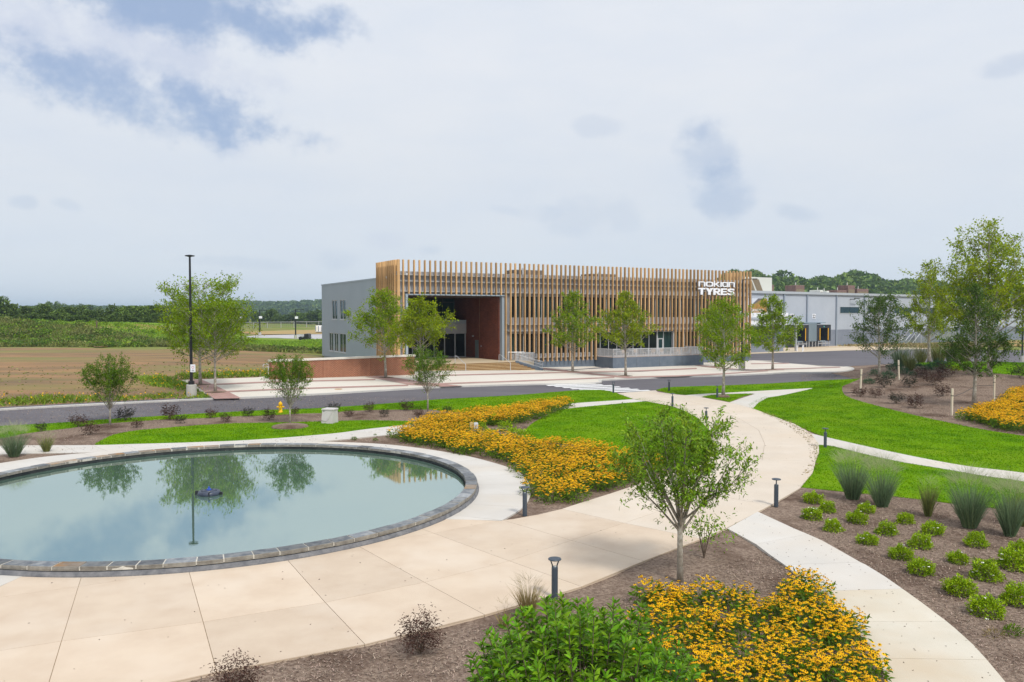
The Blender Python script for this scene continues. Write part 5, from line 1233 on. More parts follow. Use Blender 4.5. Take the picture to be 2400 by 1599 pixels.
def daisy_plant(seed, heads, rad, h, w, leaves=90, hs=.036):
    r_ = np.random.default_rng(seed); a = r_.uniform(0, 6.28, heads); q = w*np.sqrt(r_.random(heads)); P = np.stack([q*np.cos(a), q*np.sin(a), h*(1-.34*(q/w)**2)*r_.uniform(.66, 1.08, heads)], 1)
    (V, T), (V2, T2_) = daisy_heads(P, hs)
    blooms = np_mesh('blooms', *(lambda m: (m[0],))(merge([(V, T), (V2, T2_)])), tris=merge([(V, T), (V2, T2_)])[1], mats=[M['petal'], M['cone']], mi=merge([(V, T), (V2, T2_)])[2])
    base = P*[.35, .35, 0]+r_.normal(0, .02, (heads, 3))*[1, 1, 0]; Vs, Ts = twigs(base, P, .004)
    L = leaves; ql = w*np.sqrt(r_.random(L)); al = r_.uniform(0, 6.28, L); PL = np.stack([ql*np.cos(al), ql*np.sin(al), h*r_.uniform(.05, .62, L)], 1); D = np.stack([np.cos(al)*.8, np.sin(al)*.8, r_.normal(.15, .4, L)], 1)+r_.normal(0, .4, (L, 3))
    Vl, Tl = leaf_arrays(PL, D, .15*r_.uniform(.6, 1.2, L), .055); Vf, Tf, mi = merge([(Vl, Tl), (Vs, Ts)])
    return blooms, np_mesh('foliage', Vf, tris=Tf, mats=[M['leaf_m'], M['stemg']], mi=mi)
def plant_pos(poly, gap, jitter=.3, excl=()):
    P = np.array([q[:2] for q in poly]); x0, y0 = P.min(0); x1, y1 = P.max(0); out = []; row = 0; y = y0
    while y < y1:
        x = x0+(gap/2 if row % 2 else 0)
        while x < x1: out.append((x+rng.uniform(-jitter, jitter)*gap, y+rng.uniform(-jitter, jitter)*gap)); x += gap
        y += gap*.87; row += 1
    o = np.array(out); k = inside(P, o[:, 0], o[:, 1])
    for e_ in excl: k &= ~inside(np.array(e_), o[:, 0], o[:, 1])
    return o[k]
near_v = [daisy_plant(50+i, 42, .3, .64, .34, 80, .046) for i in range(5)]
mid_v = [daisy_plant(60+i, 92, .4, .72, .62, 190, .055) for i in range(5)]
def plants(pos, variants, name, label, cat, group, smin=.85, smax=1.15, off=.06):
    for i, (x, y) in enumerate(pos):
        v = variants[int(rng.integers(len(variants)))]
        r = empty(name, (x, y, gz(x, y)+off), rng.uniform(0, 6.28), label(x, y) if callable(label) else label, cat, group, sc=float(rng.uniform(smin, smax)))
        tag(link('blooms', v[0], r), kind='stuff'); tag(link('foliage', v[1], r), kind='stuff')
g_near = 'coneflowers massed in the foreground bed'; g_mid = 'coneflowers massed between the pond walk and the oval lawn'; g_mound = 'coneflowers at the right end of the mound'
bedA = GP([(1500, 1372), (1560, 1420), (1640, 1412), (1760, 1428), (1850, 1402), (1880, 1368), (1935, 1412), (2000, 1485), (2062, 1575), (2110, 1680), (1900, 1760), (1650, 1760), (1530, 1640), (1490, 1540), (1500, 1450)])
def lab_near(x, y):
    u = 'beside the pale walk' if x > 5.2+ (16-y)*.0 and x > .33*y+.9 else ('near the big glossy shrub' if x < 2.9 else 'in the middle of the foreground bed')
    return 'leggy yellow coneflower plant with dark centres '+u
pa = plant_pos(bedA, .58, .36); pa = pa[rng.random(len(pa)) > .07]; plants(pa, near_v, 'coneflower', lab_near, 'flowering plant', g_near, .72, 1.18, off=.06)
bedB = spoly([(925, 1037), (1021, 1056), (1110, 1073), (1200, 1099), (1250, 1128), (1258, 1155), (1246, 1192), (1302, 1189), (1379, 1168), (1435, 1150), (1481, 1137), (1530, 1113), (1527, 1098), (1440, 1084), (1390, 1067), (1327, 1053), (1240, 1048), (1185, 1046), (1150, 1036), (1120, 1024), (1112, 1014), (1140, 1005), (1195, 1002), (1240, 991), (1289, 973), (1340, 960), (1330, 952), (1250, 959), (1130, 976), (1040, 987), (990, 1000), (966, 1010), (945, 1024)], 2)
bedB_ = [(q[0], q[1]) for q in bedB]
def lab_mid(x, y):
    u = 'at the pond side of the wide bed' if y < 36 else ('along the far arm of the wide bed' if y > 47 else 'in the middle of the wide bed')
    return 'dense mound of yellow coneflowers '+u
pb = plant_pos(bedB_, 1.06, .22); print('mid plants', len(pb), 'near', len(pa)); plants(pb[:300], mid_v, 'coneflower', lab_mid, 'flowering plant', g_mid, .9, 1.2)
bedC = [G(*q) for q in ((2255, 985), (2300, 1000), (2360, 1012), (2460, 1030), (2600, 1020), (2560, 930), (2440, 905), (2385, 905), (2375, 930), (2345, 955), (2300, 972))]
pc = plant_pos(bedC, .98, .28); pc = [q for q in pc if 1200+q[0]/q[1]*FPX < 2445 and 40 < q[1] < 66]; print('mound', len(pc)); plants(pc, mid_v, 'coneflower', 'yellow coneflower clump at the right end of the mound beside the stake', 'flowering plant', g_mound, .95, 1.35)
0 and print('mound plants', len(pc))

# ================================================================ SHRUBS
def dome(seed, n, w, h, ls, mk, blooms=0, lw=.5, hollow=.5, up=.3):
    r_ = np.random.default_rng(seed); d = unit(r_.normal(0, 1, (n, 3))); d[:, 2] = np.abs(d[:, 2]); rad = r_.uniform(hollow, 1, n)**.6
    lump = 1+.22*np.sin(d[:, 0]*5+seed)*np.sin(d[:, 1]*6+2*seed)+.14*np.sin(d[:, 2]*9+seed*3); P = d*rad[:, None]*lump[:, None]*[w/2, w/2, h]; P[:, 2] = np.maximum(P[:, 2], .02)
    V, T = leaf_arrays(P, d+r_.normal(0, .6, (n, 3))+[0, 0, up], ls*r_.uniform(.6, 1.2, n), ls*lw); fol = np_mesh('foliage', V, tris=T, mats=[M[mk]])
    st = np.zeros((14, 3)); te = unit(r_.normal(0, 1, (14, 3))*[1, 1, .5]+[0, 0, .8])*[w*.42, w*.42, h*.9]; Vt, Tt = twigs(st, te, .008); stem = np_mesh('stems', Vt, tris=Tt, mats=[M['bark_d']])
    bl = None
    if blooms:
        d2 = unit(r_.normal(0, 1, (blooms, 3))+[0, -.5, .9]); Pb = d2*[w/2*1.0, w/2*1.0, h*1.05]; Vb, Tb = [], []
        for q in range(5):
            a = q*1.2566; dd = np.stack([np.full(blooms, math.cos(a)), np.full(blooms, math.sin(a)), np.full(blooms, .35)], 1); v, t = leaf_arrays(Pb, dd, .05, .04); Vb.append((v, t))
        V, T, _ = merge(Vb); bl = np_mesh('blossoms', V, tris=T, mats=[M['white_fl']])
    return [('foliage', fol), ('stems', stem)]+([('blossoms', bl)] if bl else [])
def put(parts, xy, name, label, cat, group=None, sc=1.0, off=.07, rz=None):
    r = empty(name, (xy[0], xy[1], gz(*xy)+off), rng.uniform(0, 6.28) if rz is None else rz, label, cat, group, sc=sc)
    for nm, me in parts: tag(link(nm, me, r), kind='stuff' if nm in ('foliage', 'blossoms', 'blades', 'plumes', 'stems') else None)
    return r
gd = {b: [dome(70+b*5+i, 1500, .80, .46, .085, 'leaf_gard', b, .45) for i in range(3)] for b in (0, 3, 7, 13)}
GARD = [ # base x, base y, width px, blooms, where
 (1906, 1183, 52, 3, 'with one white flower, nearest the bollard beside the promenade'), (1938, 1205, 46, 3, 'just below the one nearest the bollard'), (1904, 1222, 54, 13, 'covered in white flowers, at the bed edge by the pale walk'),
 (1952, 1249, 50, 7, 'with several white flowers, beside the pale walk below the most flowery one'), (2031, 1206, 44, 7, 'with white flowers, behind its twin below the two tall grasses'), (2009, 1230, 54, 3, 'in front of its flowery twin below the second tall grass'),
 (2033, 1281, 54, 3, 'lopsided, close to the pale walk in the upper third of the bed'), (2078, 1258, 54, 3, 'with small white flowers in the middle of the upper rows'), (2122, 1231, 46, 0, 'without flowers, below the olive grass'),
 (2186, 1256, 56, 3, 'with two white flowers, left of the bare mulch below the big grass'), (2158, 1288, 58, 3, 'plump, in the centre of the bed'), (2112, 1314, 60, 3, 'wide, beside the pale walk in the middle of the bed'),
 (2158, 1349, 68, 3, 'broad, close to the pale walk below the wide one'), (2288, 1284, 54, 0, 'without flowers, right of the centre below the large grass'), (2245, 1325, 52, 3, 'with one white flower at its upper right edge'),
 (2310, 1361, 76, 7, 'with one big white flower, in the right part of the bed'), (2375, 1337, 76, 3, 'large, cut by the right edge above'), (2392, 1300, 50, 3, 'small, at the right edge behind the large one'),
 (2250, 1396, 76, 3, 'large and round, in the lower middle of the bed'), (2385, 1420, 76, 0, 'cut by the right edge in the lower rows'), (2312, 1446, 84, 3, 'lowest and largest, alone at the bottom of the rows')]
for i, (x, y, w, b, t) in enumerate(GARD):
    xy = G(x, y-6, .07); sc = w/FPX*math.hypot(*xy)/1.04
    put(gd[b][i % 3], xy, 'gardenia_shrub', 'low green shrub '+t, 'shrub', 'low shrubs in rows on the right mulch bed', sc)
tuft = dome(99, 160, .42, .2, .09, 'leaf_m', 0, .3)
put(tuft, G(2372, 1494), 'small_plant', 'small bright green tuft near the lower right corner', 'plant', sc=.9)
put(dome(98, 90, .5, .16, .09, 'straw', 0, .2), G(2330, 1500), 'small_plant', 'withered brown tuft left of the small green one', 'plant', sc=.9)
# small green seedlings by the pond walk
for i, (x, y, w) in enumerate([(831, 1034, 14), (879, 1024, 8), (880, 1036, 12), (925, 1030, 10), (912, 1019, 10), (788, 1032, 5)]):
    xy = G(x, y); put(tuft, xy, 'small_plant', 'tiny green seedling '+('nearest the pond walk', 'highest of the pair by the path', 'below the higher one of the pair', 'closest to the flower bed', 'beside the path edge near the flowers', 'farthest left at the tip of the mulch')[i], 'plant', 'seedlings in the mulch beside the pond walk', w/FPX*math.hypot(*xy)/.42)
# dark purple cut-leaf shrubs
def lacy(seed, n, w, h, ls, mk, stems=11):
    r_ = np.random.default_rng(seed); LP, LD = [], []; S0, S1 = [], []
    for k in range(stems):
        a = k*2.399+r_.uniform(-.3, .3); q = math.sqrt((k+.5)/stems); t = np.array([w/2*q*math.cos(a)*.9, w/2*q*math.sin(a)*.9, h*(1-.45*q*q)*r_.uniform(.75, 1.05)]); S0.append([0, 0, 0]); S1.append(t)
        for j in range(n//stems):
            u = r_.uniform(.35, 1.05); LP.append(t*[u**.7, u**.7, u]+r_.normal(0, w*.07, 3)); LD.append(unit(np.array([math.cos(a), math.sin(a), .1])+r_.normal(0, .6, 3)))
    V, T = leaf_arrays(np.array(LP), np.array(LD), ls*r_.uniform(.5, 1.2, len(LP)), ls*.24); Vt, Tt = twigs(np.array(S0, float), np.array(S1), .010)
    return [('foliage', np_mesh('foliage', V, tris=T, mats=[M[mk]])), ('stems', np_mesh('stems', Vt, tris=Tt, mats=[M['bark_d']]))]
lc = [lacy(110+i, 420, 1.3, .95, .16, 'leaf_purple') for i in range(4)]; ld_ = [lacy(120+i, 420, 1.3, .95, .16, 'leaf_dg') for i in range(3)]
LACE = [(96, 1011, 26, 'nearest the left edge above the two grasses'), (184, 1000, 36, 'leftmost of the larger ones, left of the rounded tree'), (212, 1018, 38, 'low and spreading just below the leftmost larger one'),
 (295, 986, 42, 'right of the rounded tree by the road edge'), (320, 1002, 28, 'small, below the one right of the rounded tree'), (398, 982, 44, 'spreading, by the road in line with the lamp post base'), (424, 992, 28, 'squat, right of the spreading one'),
 (494, 980, 30, 'at the grass edge under the dense plaza tree'), (529, 988, 28, 'just below the grass edge left of the hydrant'), (583, 976, 30, 'by the road left of the hydrant'), (631, 984, 34, 'immediately left of the yellow hydrant'),
 (691, 971, 24, 'right behind the trunk of the middle small tree'), (783, 967, 34, 'behind the white cabinet'), (818, 977, 26, 'right of the white cabinet'), (866, 965, 30, 'between the cabinet and the third small tree, by the grass'),
 (901, 976, 26, 'low in the mulch left of the third small tree'), (953, 962, 34, 'left of the third small tree, in the grass edge'), (981, 978, 30, 'low in front of the third small tree'), (1048, 968, 26, 'right of the third small tree near the flowers')]
for i, (x, y, w, t) in enumerate(LACE):
    xy = G(x, y, .07); put(lc[i % 4] if i % 3 else ld_[i % 3], xy, 'purple_shrub', 'dark purple shrub '+t, 'shrub', 'dark shrubs in the roadside mulch strip', w/FPX*math.hypot(*xy)/1.25)
fg = [lacy(140, 1500, 1.15, 1.0, .085, 'leaf_purple', 22), lacy(141, 1300, 1.1, .9, .085, 'leaf_purple', 20)]
put(fg[0], G(985, 1540), 'purple_shrub', 'lacy dark purple shrub in the foreground mulch left of the big glossy shrub', 'shrub', None, .92); put(fg[1], G(552, 1640), 'purple_shrub', 'lacy dark purple shrub cut by the bottom edge of the picture', 'shrub', None, .86)
for i, (x, y, w, k, t) in enumerate([(2016, 930, 36, 0, 'by the leftmost stake at the mound edge'), (2052, 932, 34, 0, 'right of the one by the leftmost stake'), (2072, 908, 44, 1, 'below the trunk of the slender dark tree'), (2132, 908, 40, 1, 'below the second stake'),
    (2101, 946, 40, 1, 'low on the front of the mound, left one of the pair'), (2145, 956, 44, 0, 'low on the front of the mound, right one of the pair'), (2160, 884, 34, 0, 'near the crest below the blue green tufts'), (2188, 903, 44, 0, 'in the middle of the mound'), (2215, 884, 46, 0, 'near the crest left of the far lawn'),
    (2210, 928, 40, 0, 'lower middle of the mound, left of the tall stake'), (2280, 878, 36, 1, 'in front of the far lawn behind the pale trunk'), (2390, 885, 44, 1, 'at the right edge before the far lawn')]):
    xy = G(x, y, .07); put((lc if k == 0 else ld_)[i % 3], xy, 'dark_shrub', 'dark reddish green shrub '+t, 'shrub', 'dark shrubs on the mound', w/FPX*math.hypot(*xy)/1.4)
jn = [dome(150+i, 480, 1.0, .55, .16, 'leaf_blue', 0, .14, .4, .9) for i in range(3)]
for i, (x, y, w, t) in enumerate([(2037, 900, 24, 'beside the leftmost stake'), (2050, 880, 22, 'behind the slender tree trunk on its left'), (2082, 888, 30, 'right of the slender tree trunk'), (2096, 868, 30, 'near the second stake on the crest'), (2118, 878, 24, 'under the second stake'), (2140, 880, 16, 'small, right of the second stake'),
    (2152, 866, 26, 'left one on the crest'), (2176, 868, 20, 'second on the crest'), (2196, 866, 36, 'largest on the crest below the tall grasses'), (2205, 858, 24, 'behind the largest on the crest'), (2135, 858, 24, 'farthest left behind the crest')]):
    xy = G(x, y, .07); put(jn[i % 3], xy, 'juniper', 'low blue green juniper '+t, 'shrub', 'blue green tufts on the mound', w/FPX*math.hypot(*xy)/1.0)
put(dome(170, 200, .8, .55, .12, 'leaf_y'), G(2240, 872), 'small_plant', 'single lime green shrub left of the far lawn on the mound', 'shrub')
# leafy perennials in the hole of the flower bed
pr_ = [dome(160+i, 420, .9, .62, .13, 'leaf_gard', 0, .4) for i in range(3)]
for i, (x, y, w, t) in enumerate([(1150, 1030, 38, 'right of the small utility box'), (1130, 1010, 26, 'behind the small utility box'), (1185, 1012, 36, 'in the middle of the mulch gap'), (1205, 1026, 36, 'at the right of the mulch gap near the lawn'), (1160, 995, 30, 'at the far side of the mulch gap'), (1225, 1034, 40, 'beside the oval lawn, at its left tip'), (1170, 1040, 34, 'at the near side of the mulch gap')]):
    xy = G(x, y, .07); put(pr_[i % 3], xy, 'leafy_plant', 'flowerless bright green perennial '+t, 'plant', 'green perennials in the gap of the flower bed', w/FPX*math.hypot(*xy)/.9)
for i, (x, y, w) in enumerate([(1462, 1128, 70), (1440, 1105, 60), (1500, 1100, 60), (1536, 1106, 40)]):
    xy = G(x, y, .07); put(pr_[i % 3] if i != 0 else dome(166, 500, 1.0, .9, .13, 'leaf_m', 0, .4), xy, 'leafy_plant', 'dark green bushy perennial '+('with blue green leaves where the flowers end', 'behind the last flowers by the oval lawn', 'between the oval lawn and the promenade tip', 'farthest right under the nearest tree crown')[i], 'plant', 'green perennials at the right tip of the flower bed', w/FPX*math.hypot(*xy)/.95)

# ================================================================ ORNAMENTAL GRASSES
def switchgrass(seed, n, h, w, m1='gblade', plume=220, m2='plume'):
    r_ = np.random.default_rng(seed); a = r_.uniform(0, 6.28, n); q = r_.random(n)**.5; P = np.stack([np.cos(a)*q*w*.13, np.sin(a)*q*w*.13, np.zeros(n)], 1)
    D = np.stack([np.cos(a)*q*w*.40/h, np.sin(a)*q*w*.40/h, np.ones(n)], 1)+r_.normal(0, .075, (n, 3)); V, T = blades(P, D, h*r_.uniform(.35, .9, n), .012, .30, 3)
    out = [('blades', np_mesh('blades', V, tris=T, mats=[M[m1]]))]
    if plume:
        a = r_.uniform(0, 6.28, plume); q = r_.random(plume)**.5; P = np.stack([np.cos(a)*q*w*.34, np.sin(a)*q*w*.34, h*(.62+.16*(1-q))+r_.normal(0, .04, plume)], 1)
        D = np.stack([np.cos(a)*q*.9, np.sin(a)*q*.9, np.ones(plume)*1.1], 1)+r_.normal(0, .35, (plume, 3)); V, T = blades(P, D, h*r_.uniform(.14, .34, plume), .0045, .25, 2); out.append(('plumes', np_mesh('plumes', V, tris=T, mats=[M[m2]])))
    return out
GR = [((1998, 1170), 1062, 88, 1, 900, 'leftmost of the tall blue green grasses beside the lawn'), ((2067, 1188), 1080, 82, 1, 800, 'second tall blue green grass from the left'), ((2175, 1210), 1120, 42, 2, 500, 'narrow olive grass without plumes between the taller ones'),
      ((2272, 1236), 1108, 92, 1, 1200, 'largest plumed blue green grass at the right'), ((2366, 1256), 1128, 70, 1, 900, 'plumed blue green grass near the right edge'), ((2398, 1232), 1130, 70, 2, 700, 'olive grass cut by the right edge'),
      ((33, 1070), 1000, 62, 1, 900, 'blue green grass at the left edge above the pond'), ((109, 1060), 1012, 34, 2, 500, 'smaller green grass beside the path left of the pond')]
for i, (b, top, w, ty, n, t) in enumerate(GR):
    xy = G(*b, .07); h = zsee(top, xy)-gz(*xy)-.07; wm = w/FPX*math.hypot(*xy)
    put(switchgrass(200+i, int(n*.85), h*1.28, wm*1.08, 'gblade' if ty == 1 else 'gblade2', 620 if ty == 1 else 90), xy, 'ornamental_grass', t, 'ornamental grass', 'ornamental grasses')
xy = G(1238, 1448, .07); put(switchgrass(220, 420, 1.15, .75, 'straw', 90, 'straw'), xy, 'ornamental_grass', 'straw coloured wispy grass behind the big glossy shrub by the bollard', 'ornamental grass')
xy = G(1180, 1470, .07); put(switchgrass(221, 60, .7, .5, 'straw', 20, 'straw'), xy, 'ornamental_grass', 'sparse dry grass tuft left of the straw coloured one', 'ornamental grass')
sg_ = [switchgrass(230+i, 420, 1.7, 1.2, 'gblade2' if i else 'gblade', 160) for i in range(3)]
for i, (x, y, w, t) in enumerate([(2110, 862, 40, 'pale, left behind the crest'), (2160, 852, 34, 'left of the bright pyramidal tree trunk'), (2200, 850, 44, 'right of the bright pyramidal tree trunk'), (2232, 850, 40, 'in the middle of the row'), (2262, 850, 36, 'right in the row before the gravel'), (2133, 868, 34, 'short, in front of the left ones')]):
    Yd = (84, 95, 96, 97, 96, 80)[i]; xy = ((x-1200)/FPX*Yd, Yd); put(sg_[i % 3], xy, 'ornamental_grass', 'tall feathery grass behind the mound crest, '+t, 'ornamental grass', 'grasses behind the mound crest', w/FPX*Yd/.8)

# ================================================================ BOLLARDS, POLES, STREET FURNITURE
M['boll'] = mat('blue_grey_powder_coat', (.050, .068, .092), (.062, .08, .105), 3, .5, spec=.4)
M['boll_l'] = mat('bollard_lens', (.42, .44, .44), None, rough=.3)
bpst = MB().lathe([(.078, 0), (.078, .78), (.07, .80)], 18).mesh('post', M['boll'], False)
cap = MB().lathe([(.05, .965), (.155, .975), (.165, .99), (.15, 1.01), (.05, 1.025)], 24).mesh('lamp_head', M['boll'], False)
arm = MB()
for s in (-1, 1): arm.tube([(s*.052, 0, .79), (s*.06, 0, .85), (s*.105, 0, .97)], [.022, .018, .014], 6)
armm = arm.mesh('arm', M['boll']); lens = MB().lathe([(.03, .80), (.045, .805), (.03, .825)], 12).mesh('lens', M['boll_l'])
BOL = [(1300, 1403, 'nearest bollard light, in the foreground mulch'), (1230, 1208, 'bollard light at the tip of the flower bed by the pond walk'), (1819, 1186, 'bollard light between the promenade and the pale walk'), (1934, 1048, 'bollard light at the lawn corner where the right path leaves the promenade'),
       (1437.5, 921, 'bollard light at the end of the crosswalk'), (1568, 916, 'bollard light at the rounded road corner of the lawn'), (1576, 953, 'bollard light on the edge of the oval lawn near its top'), (1681, 932, 'bollard light on the small grass triangle beside the narrow tree'),
       (1655, 992, 'bollard light just behind the top of the nearest tree'), (1565, 1099, 'bollard light seen through the crown of the nearest tree')]
for i, (x, y, t) in enumerate(BOL):
    xy = G(x, y, .09); r = empty('bollard_light', (*xy, gz(*xy)+.07), (0, -.3, 1.2, 1.3, 0, .1, 1.5, 1.3, 1.4, .2)[i], t, 'bollard light', 'bollard lights along the paths')
    link('post', bpst, r); link('arm', armm, r); link('lamp_head', cap, r); link('lens', lens, r)
M['conc'] = mat('pole_base_concrete', (.50, .49, .46), (.42, .41, .38), 2, .9)
def pole(base, top_px, label, rb=.09, arms=0, baseh=1.2, sign=False, br=.36, cam=False, group='lamp posts', toff=0):
    xy = G(*base); z0 = gz(*xy); h = zsee(top_px, xy)-z0
    r = empty('lamp_post', (*xy, z0), 0, label, 'lamp post', group)
    MB().lathe([(br, -.1), (br, baseh-.03), (br-.03, baseh)], 20).build('footing', M['conc'], r)
    MB().lathe([(rb*1.9, baseh), (rb*1.9, baseh+.25), (rb*1.15, baseh+.3)], 14).build('base_cover', M['black'], r)
    MB().tube([(0, 0, baseh), (0, 0, h)], [rb, rb*.62], 12).build('pole', M['black'], r)
    if arms == 0: MB().lathe([(.06, h-.02), (.36, h+.04), (.38, h+.1), (.1, h+.16)], 20).build('lamp_head', M['black'], r)
    else:
        MB().tube([(0, 0, h-.25), (.15, 0, h-.02), (.5, 0, h+.04), (1.25, 0, h+.06)], [.05, .045, .04, .04], 6).build('arm', M['black'], r); MB().bev(1.1, 1.75, -.15, .15, h-.0, h+.1, .03).build('lamp_head', M['black'], r)
    if sign:
        s = MB().box(-.02, .38, -.13, -.115, baseh+1.0, baseh+1.62).build('sign_plate', M['sign'], r)
        mb = MB(); mb.mi = 0
        for k in range(16):
            a0, a1 = k*math.pi/8, (k+1)*math.pi/8; cx, cz = .18, baseh+1.38
            mb.quad((cx+.10*math.cos(a0), -.134, cz+.10*math.sin(a0)), (cx+.075*math.cos(a0), -.134, cz+.075*math.sin(a0)), (cx+.075*math.cos(a1), -.134, cz+.075*math.sin(a1)), (cx+.10*math.cos(a1), -.134, cz+.10*math.sin(a1)))
        mb.build('red_ring', mat('sign_red', (.6, .05, .05), None), s); MB().box(.06, .30, -.134, -.131, baseh+1.08, baseh+1.11).box(.10, .26, -.134, -.131, baseh+1.15, baseh+1.18).build('text_line', M['black'], s)
    if cam: MB().lathe([(.02, h*.62), (.12, h*.62+.1), (.1, h*.62+.3), (.02, h*.62+.35)], 10, -.25, 0).box(-.3, 0, -.03, .03, h*.62+.28, h*.62+.34).build('camera', M['handrail'], r)
    return r
pole((449, 929), 602, 'tall black lamp post with a white notice beside the left plaza corner', rb=.125, sign=True, br=.40, baseh=.95)
pole((1738.5, 871), 655, 'tall black lamp post with a curved arm right of the lettered sign', rb=.12, arms=1, br=.40, cam=True)
p_ = (1.0,)
for x, y, t, lab in ((609, 788, 727, 'distant black lamp post left of the parked machine'), (693, 795, 725, 'distant black lamp post right beside the parked machine'), (562, 782, 730, 'distant lamp post half hidden by the plaza tree crown')):
    xy = G(x, y); z0 = gz(*xy); h = zsee(t, xy)-z0; r = empty('lamp_post', (*xy, z0), 0, lab, 'lamp post', 'distant lamp posts')
    MB().tube([(0, 0, 1), (0, 0, h)], [.22, .15], 8).build('pole', M['black'], r); MB().lathe([(.5, 0), (.5, 1.2)], 10).build('footing', M['conc'], r); MB().box(0, 2.6, -.2, .2, h-.15, h).build('lamp_head', M['black'], r); MB().box(-.1, .7, -.3, .3, h*.68, h*.68+.7).build('camera', M['sign'], r)
xy = (72*.638, 120)
r = empty('lamp_post', (76, 120, 0), 0, 'dark lamp post cut by the right edge before the warehouse', 'lamp post'); MB().tube([(0, 0, 0), (0, 0, 11)], [.12, .08], 8).build('pole', M['black'], r); MB().lathe([(.06, 11), (.36, 11.05), (.1, 11.2)], 12).build('lamp_head', M['black'], r); MB().lathe([(.36, 0), (.36, .9)], 12).build('footing', M['conc'], r)
# hydrant
M['hyd'] = mat('yellow_hydrant_paint', (.85, .50, .01), (.80, .44, .01), 4, .5)
xy = G(657.5, 967, .07); r = empty('fire_hydrant', (*xy, gz(*xy)+.06), .2, 'yellow fire hydrant in the grass strip beside the road', 'fire hydrant')
MB().lathe([(.17, 0), (.17, .05), (.12, .06), (.12, .52), (.15, .53), (.15, .57)], 16).build('barrel', M['hyd'], r, True); MB().lathe([(.14, .575), (.13, .66), (.08, .73), (.03, .75), (.03, .80)], 16).build('bonnet', M['hyd'], r, True)
for k, a in enumerate((-1.57, 0, 3.14)): MB().tube([(.1*math.cos(a), .1*math.sin(a), .40), (.25*math.cos(a), .25*math.sin(a), .40)], .075 if k == 0 else .055, 10).build('outlet_cap', M['hyd'], r)
for k in range(3): # marker flange bolts
    MB().lathe([(.02, .05), (.02, .08)], 6, .145*math.cos(k*2), .145*math.sin(k*2)).build('bolt', M['hyd'], r)
# white utility cabinet
M['cab'] = mat('offwhite_cabinet', (.60, .57, .58), (.54, .50, .51), 1.5, .6)
xy = G(773, 990.5, .09); r = empty('utility_cabinet', (*xy, gz(*xy)+.07), -.25, 'off-white utility cabinet with a sloping front between the lawn and the mulch strip', 'cabinet')
hh = zsee(957, xy)-gz(*xy)-.07; w = .40
MB().add([(-w, -.4, 0), (w, -.4, 0), (w, .4, 0), (-w, .4, 0), (-w+.03, -.3, hh-.08), (w-.03, -.3, hh-.08), (w-.03, .37, hh-.04), (-w+.03, .37, hh-.04)], [(0, 3, 2, 1), (4, 5, 6, 7), (0, 1, 5, 4), (1, 2, 6, 5), (2, 3, 7, 6), (3, 0, 4, 7)]).build('housing', M['cab'], r)
MB().bev(-w-.01, w+.01, -.34, .40, hh-.10, hh, .03).build('lid', M['cab'], r); MB().tube([(-w+.04, -.42, .22), (-.05, -.40, .16), (.1, -.38, .3), (w-.06, -.33, hh-.2)], .018, 5).build('raised_rib', M['cab'], r); MB().box(-w+.12, -w+.2, -.345, -.33, hh-.16, hh-.13).build('latch', M['black'], r)
# small two-tone box
xy = G(1110, 1020, .07); r = empty('utility_box', (*xy, gz(*xy)+.07), .1, 'small tan and grey irrigation box on posts among the yellow flowers', 'utility box')
MB().box(-.22, -.01, -.1, .1, .28, .74).build('tan_box', mat('tan_box', (.55, .40, .16), None), r); MB().bev(.02, .26, -.1, .1, .26, .72, .03).build('grey_box', mat('grey_box', (.58, .60, .64), None), r); MB().box(-.14, -.09, -.03, .03, -.1, .28).box(.11, .16, -.03, .03, -.1, .26).build('post', M['stake'], r)
# manhole plates
for x, y, rx, t in ((793, 912.5, .34, 'small rusty round cover in the plaza in front of the brick wall'), ):
    xy = G(x, y, PT); r = empty('access_cover', (*xy, gz(*xy)+PT), 0, t, 'cover'); MB().lathe([(rx, .0), (rx, .022), (rx-.02, .026)], 20).build('plate', mat('rusty_plate', (.50, .28, .12), None), r); MB().box(-.1, .1, -.02, .02, .026, .03).build('handle_slot', M['black'], r)
# tree stakes with straps
sm_ = MB().bev(-.04, .04, -.04, .04, -.25, 1.0, .01).mesh('stake', M['stake'])
for x, y, t, lab in ((2016.5, 917.5, 865, 'leftmost timber stake, leaning slightly at the mound edge'), (2107, 890.5, 844, 'timber stake right of the slender dark tree'), (2230.5, 973, 911, 'timber stake at the front of the mound left of the pale trunk'), (2329.5, 942, 879, 'timber stake at the top of the yellow flowers')):
    xy = G(x, y, .07); z0 = gz(*xy)+.05; h = zsee(t, xy)-z0; r = empty('tree_stake', (*xy, z0), .3, lab, 'stake', 'timber stakes on the mound'); r.rotation_euler = (0, (.04, .0, .01, -.05)[int(x) % 4], .3)
    MB().bev(-.055, .055, -.055, .055, -.25, h, .012).build('post', M['stake'], r); MB().box(-.062, .062, -.062, .062, h*.72, h*.72+.05).build('strap_band', M['black'], r)
def strap(a, b, za, zb, lab):
    A = G(*a, .07); B = G(*b, .07); r = empty('tree_strap', (*A, 0), 0, lab, 'strap', 'black tree straps'); m_ = MB(); p0 = Vector((0, 0, gz(*A)+za)); p1 = Vector((B[0]-A[0], B[1]-A[1], gz(*B)+zb)); m_.tube([p0, (p0+p1)/2-Vector((0, 0, .06)), p1], .018, 5).build('webbing', M['black'], r)
strap((2016.5, 917.5), (2060, 883), 1.35, 1.3, 'black strap from the leftmost stake to the slender tree'); strap((2107, 890.5), (2060, 883), 1.3, 1.35, 'black strap from the right stake to the slender tree')
strap((2230.5, 973), (2283, 950), 1.3, 1.45, 'black strap from the front stake to the pale trunk'); strap((2329.5, 942), (2283, 950), 1.35, 1.6, 'black strap from the stake by the flowers to the pale trunk')
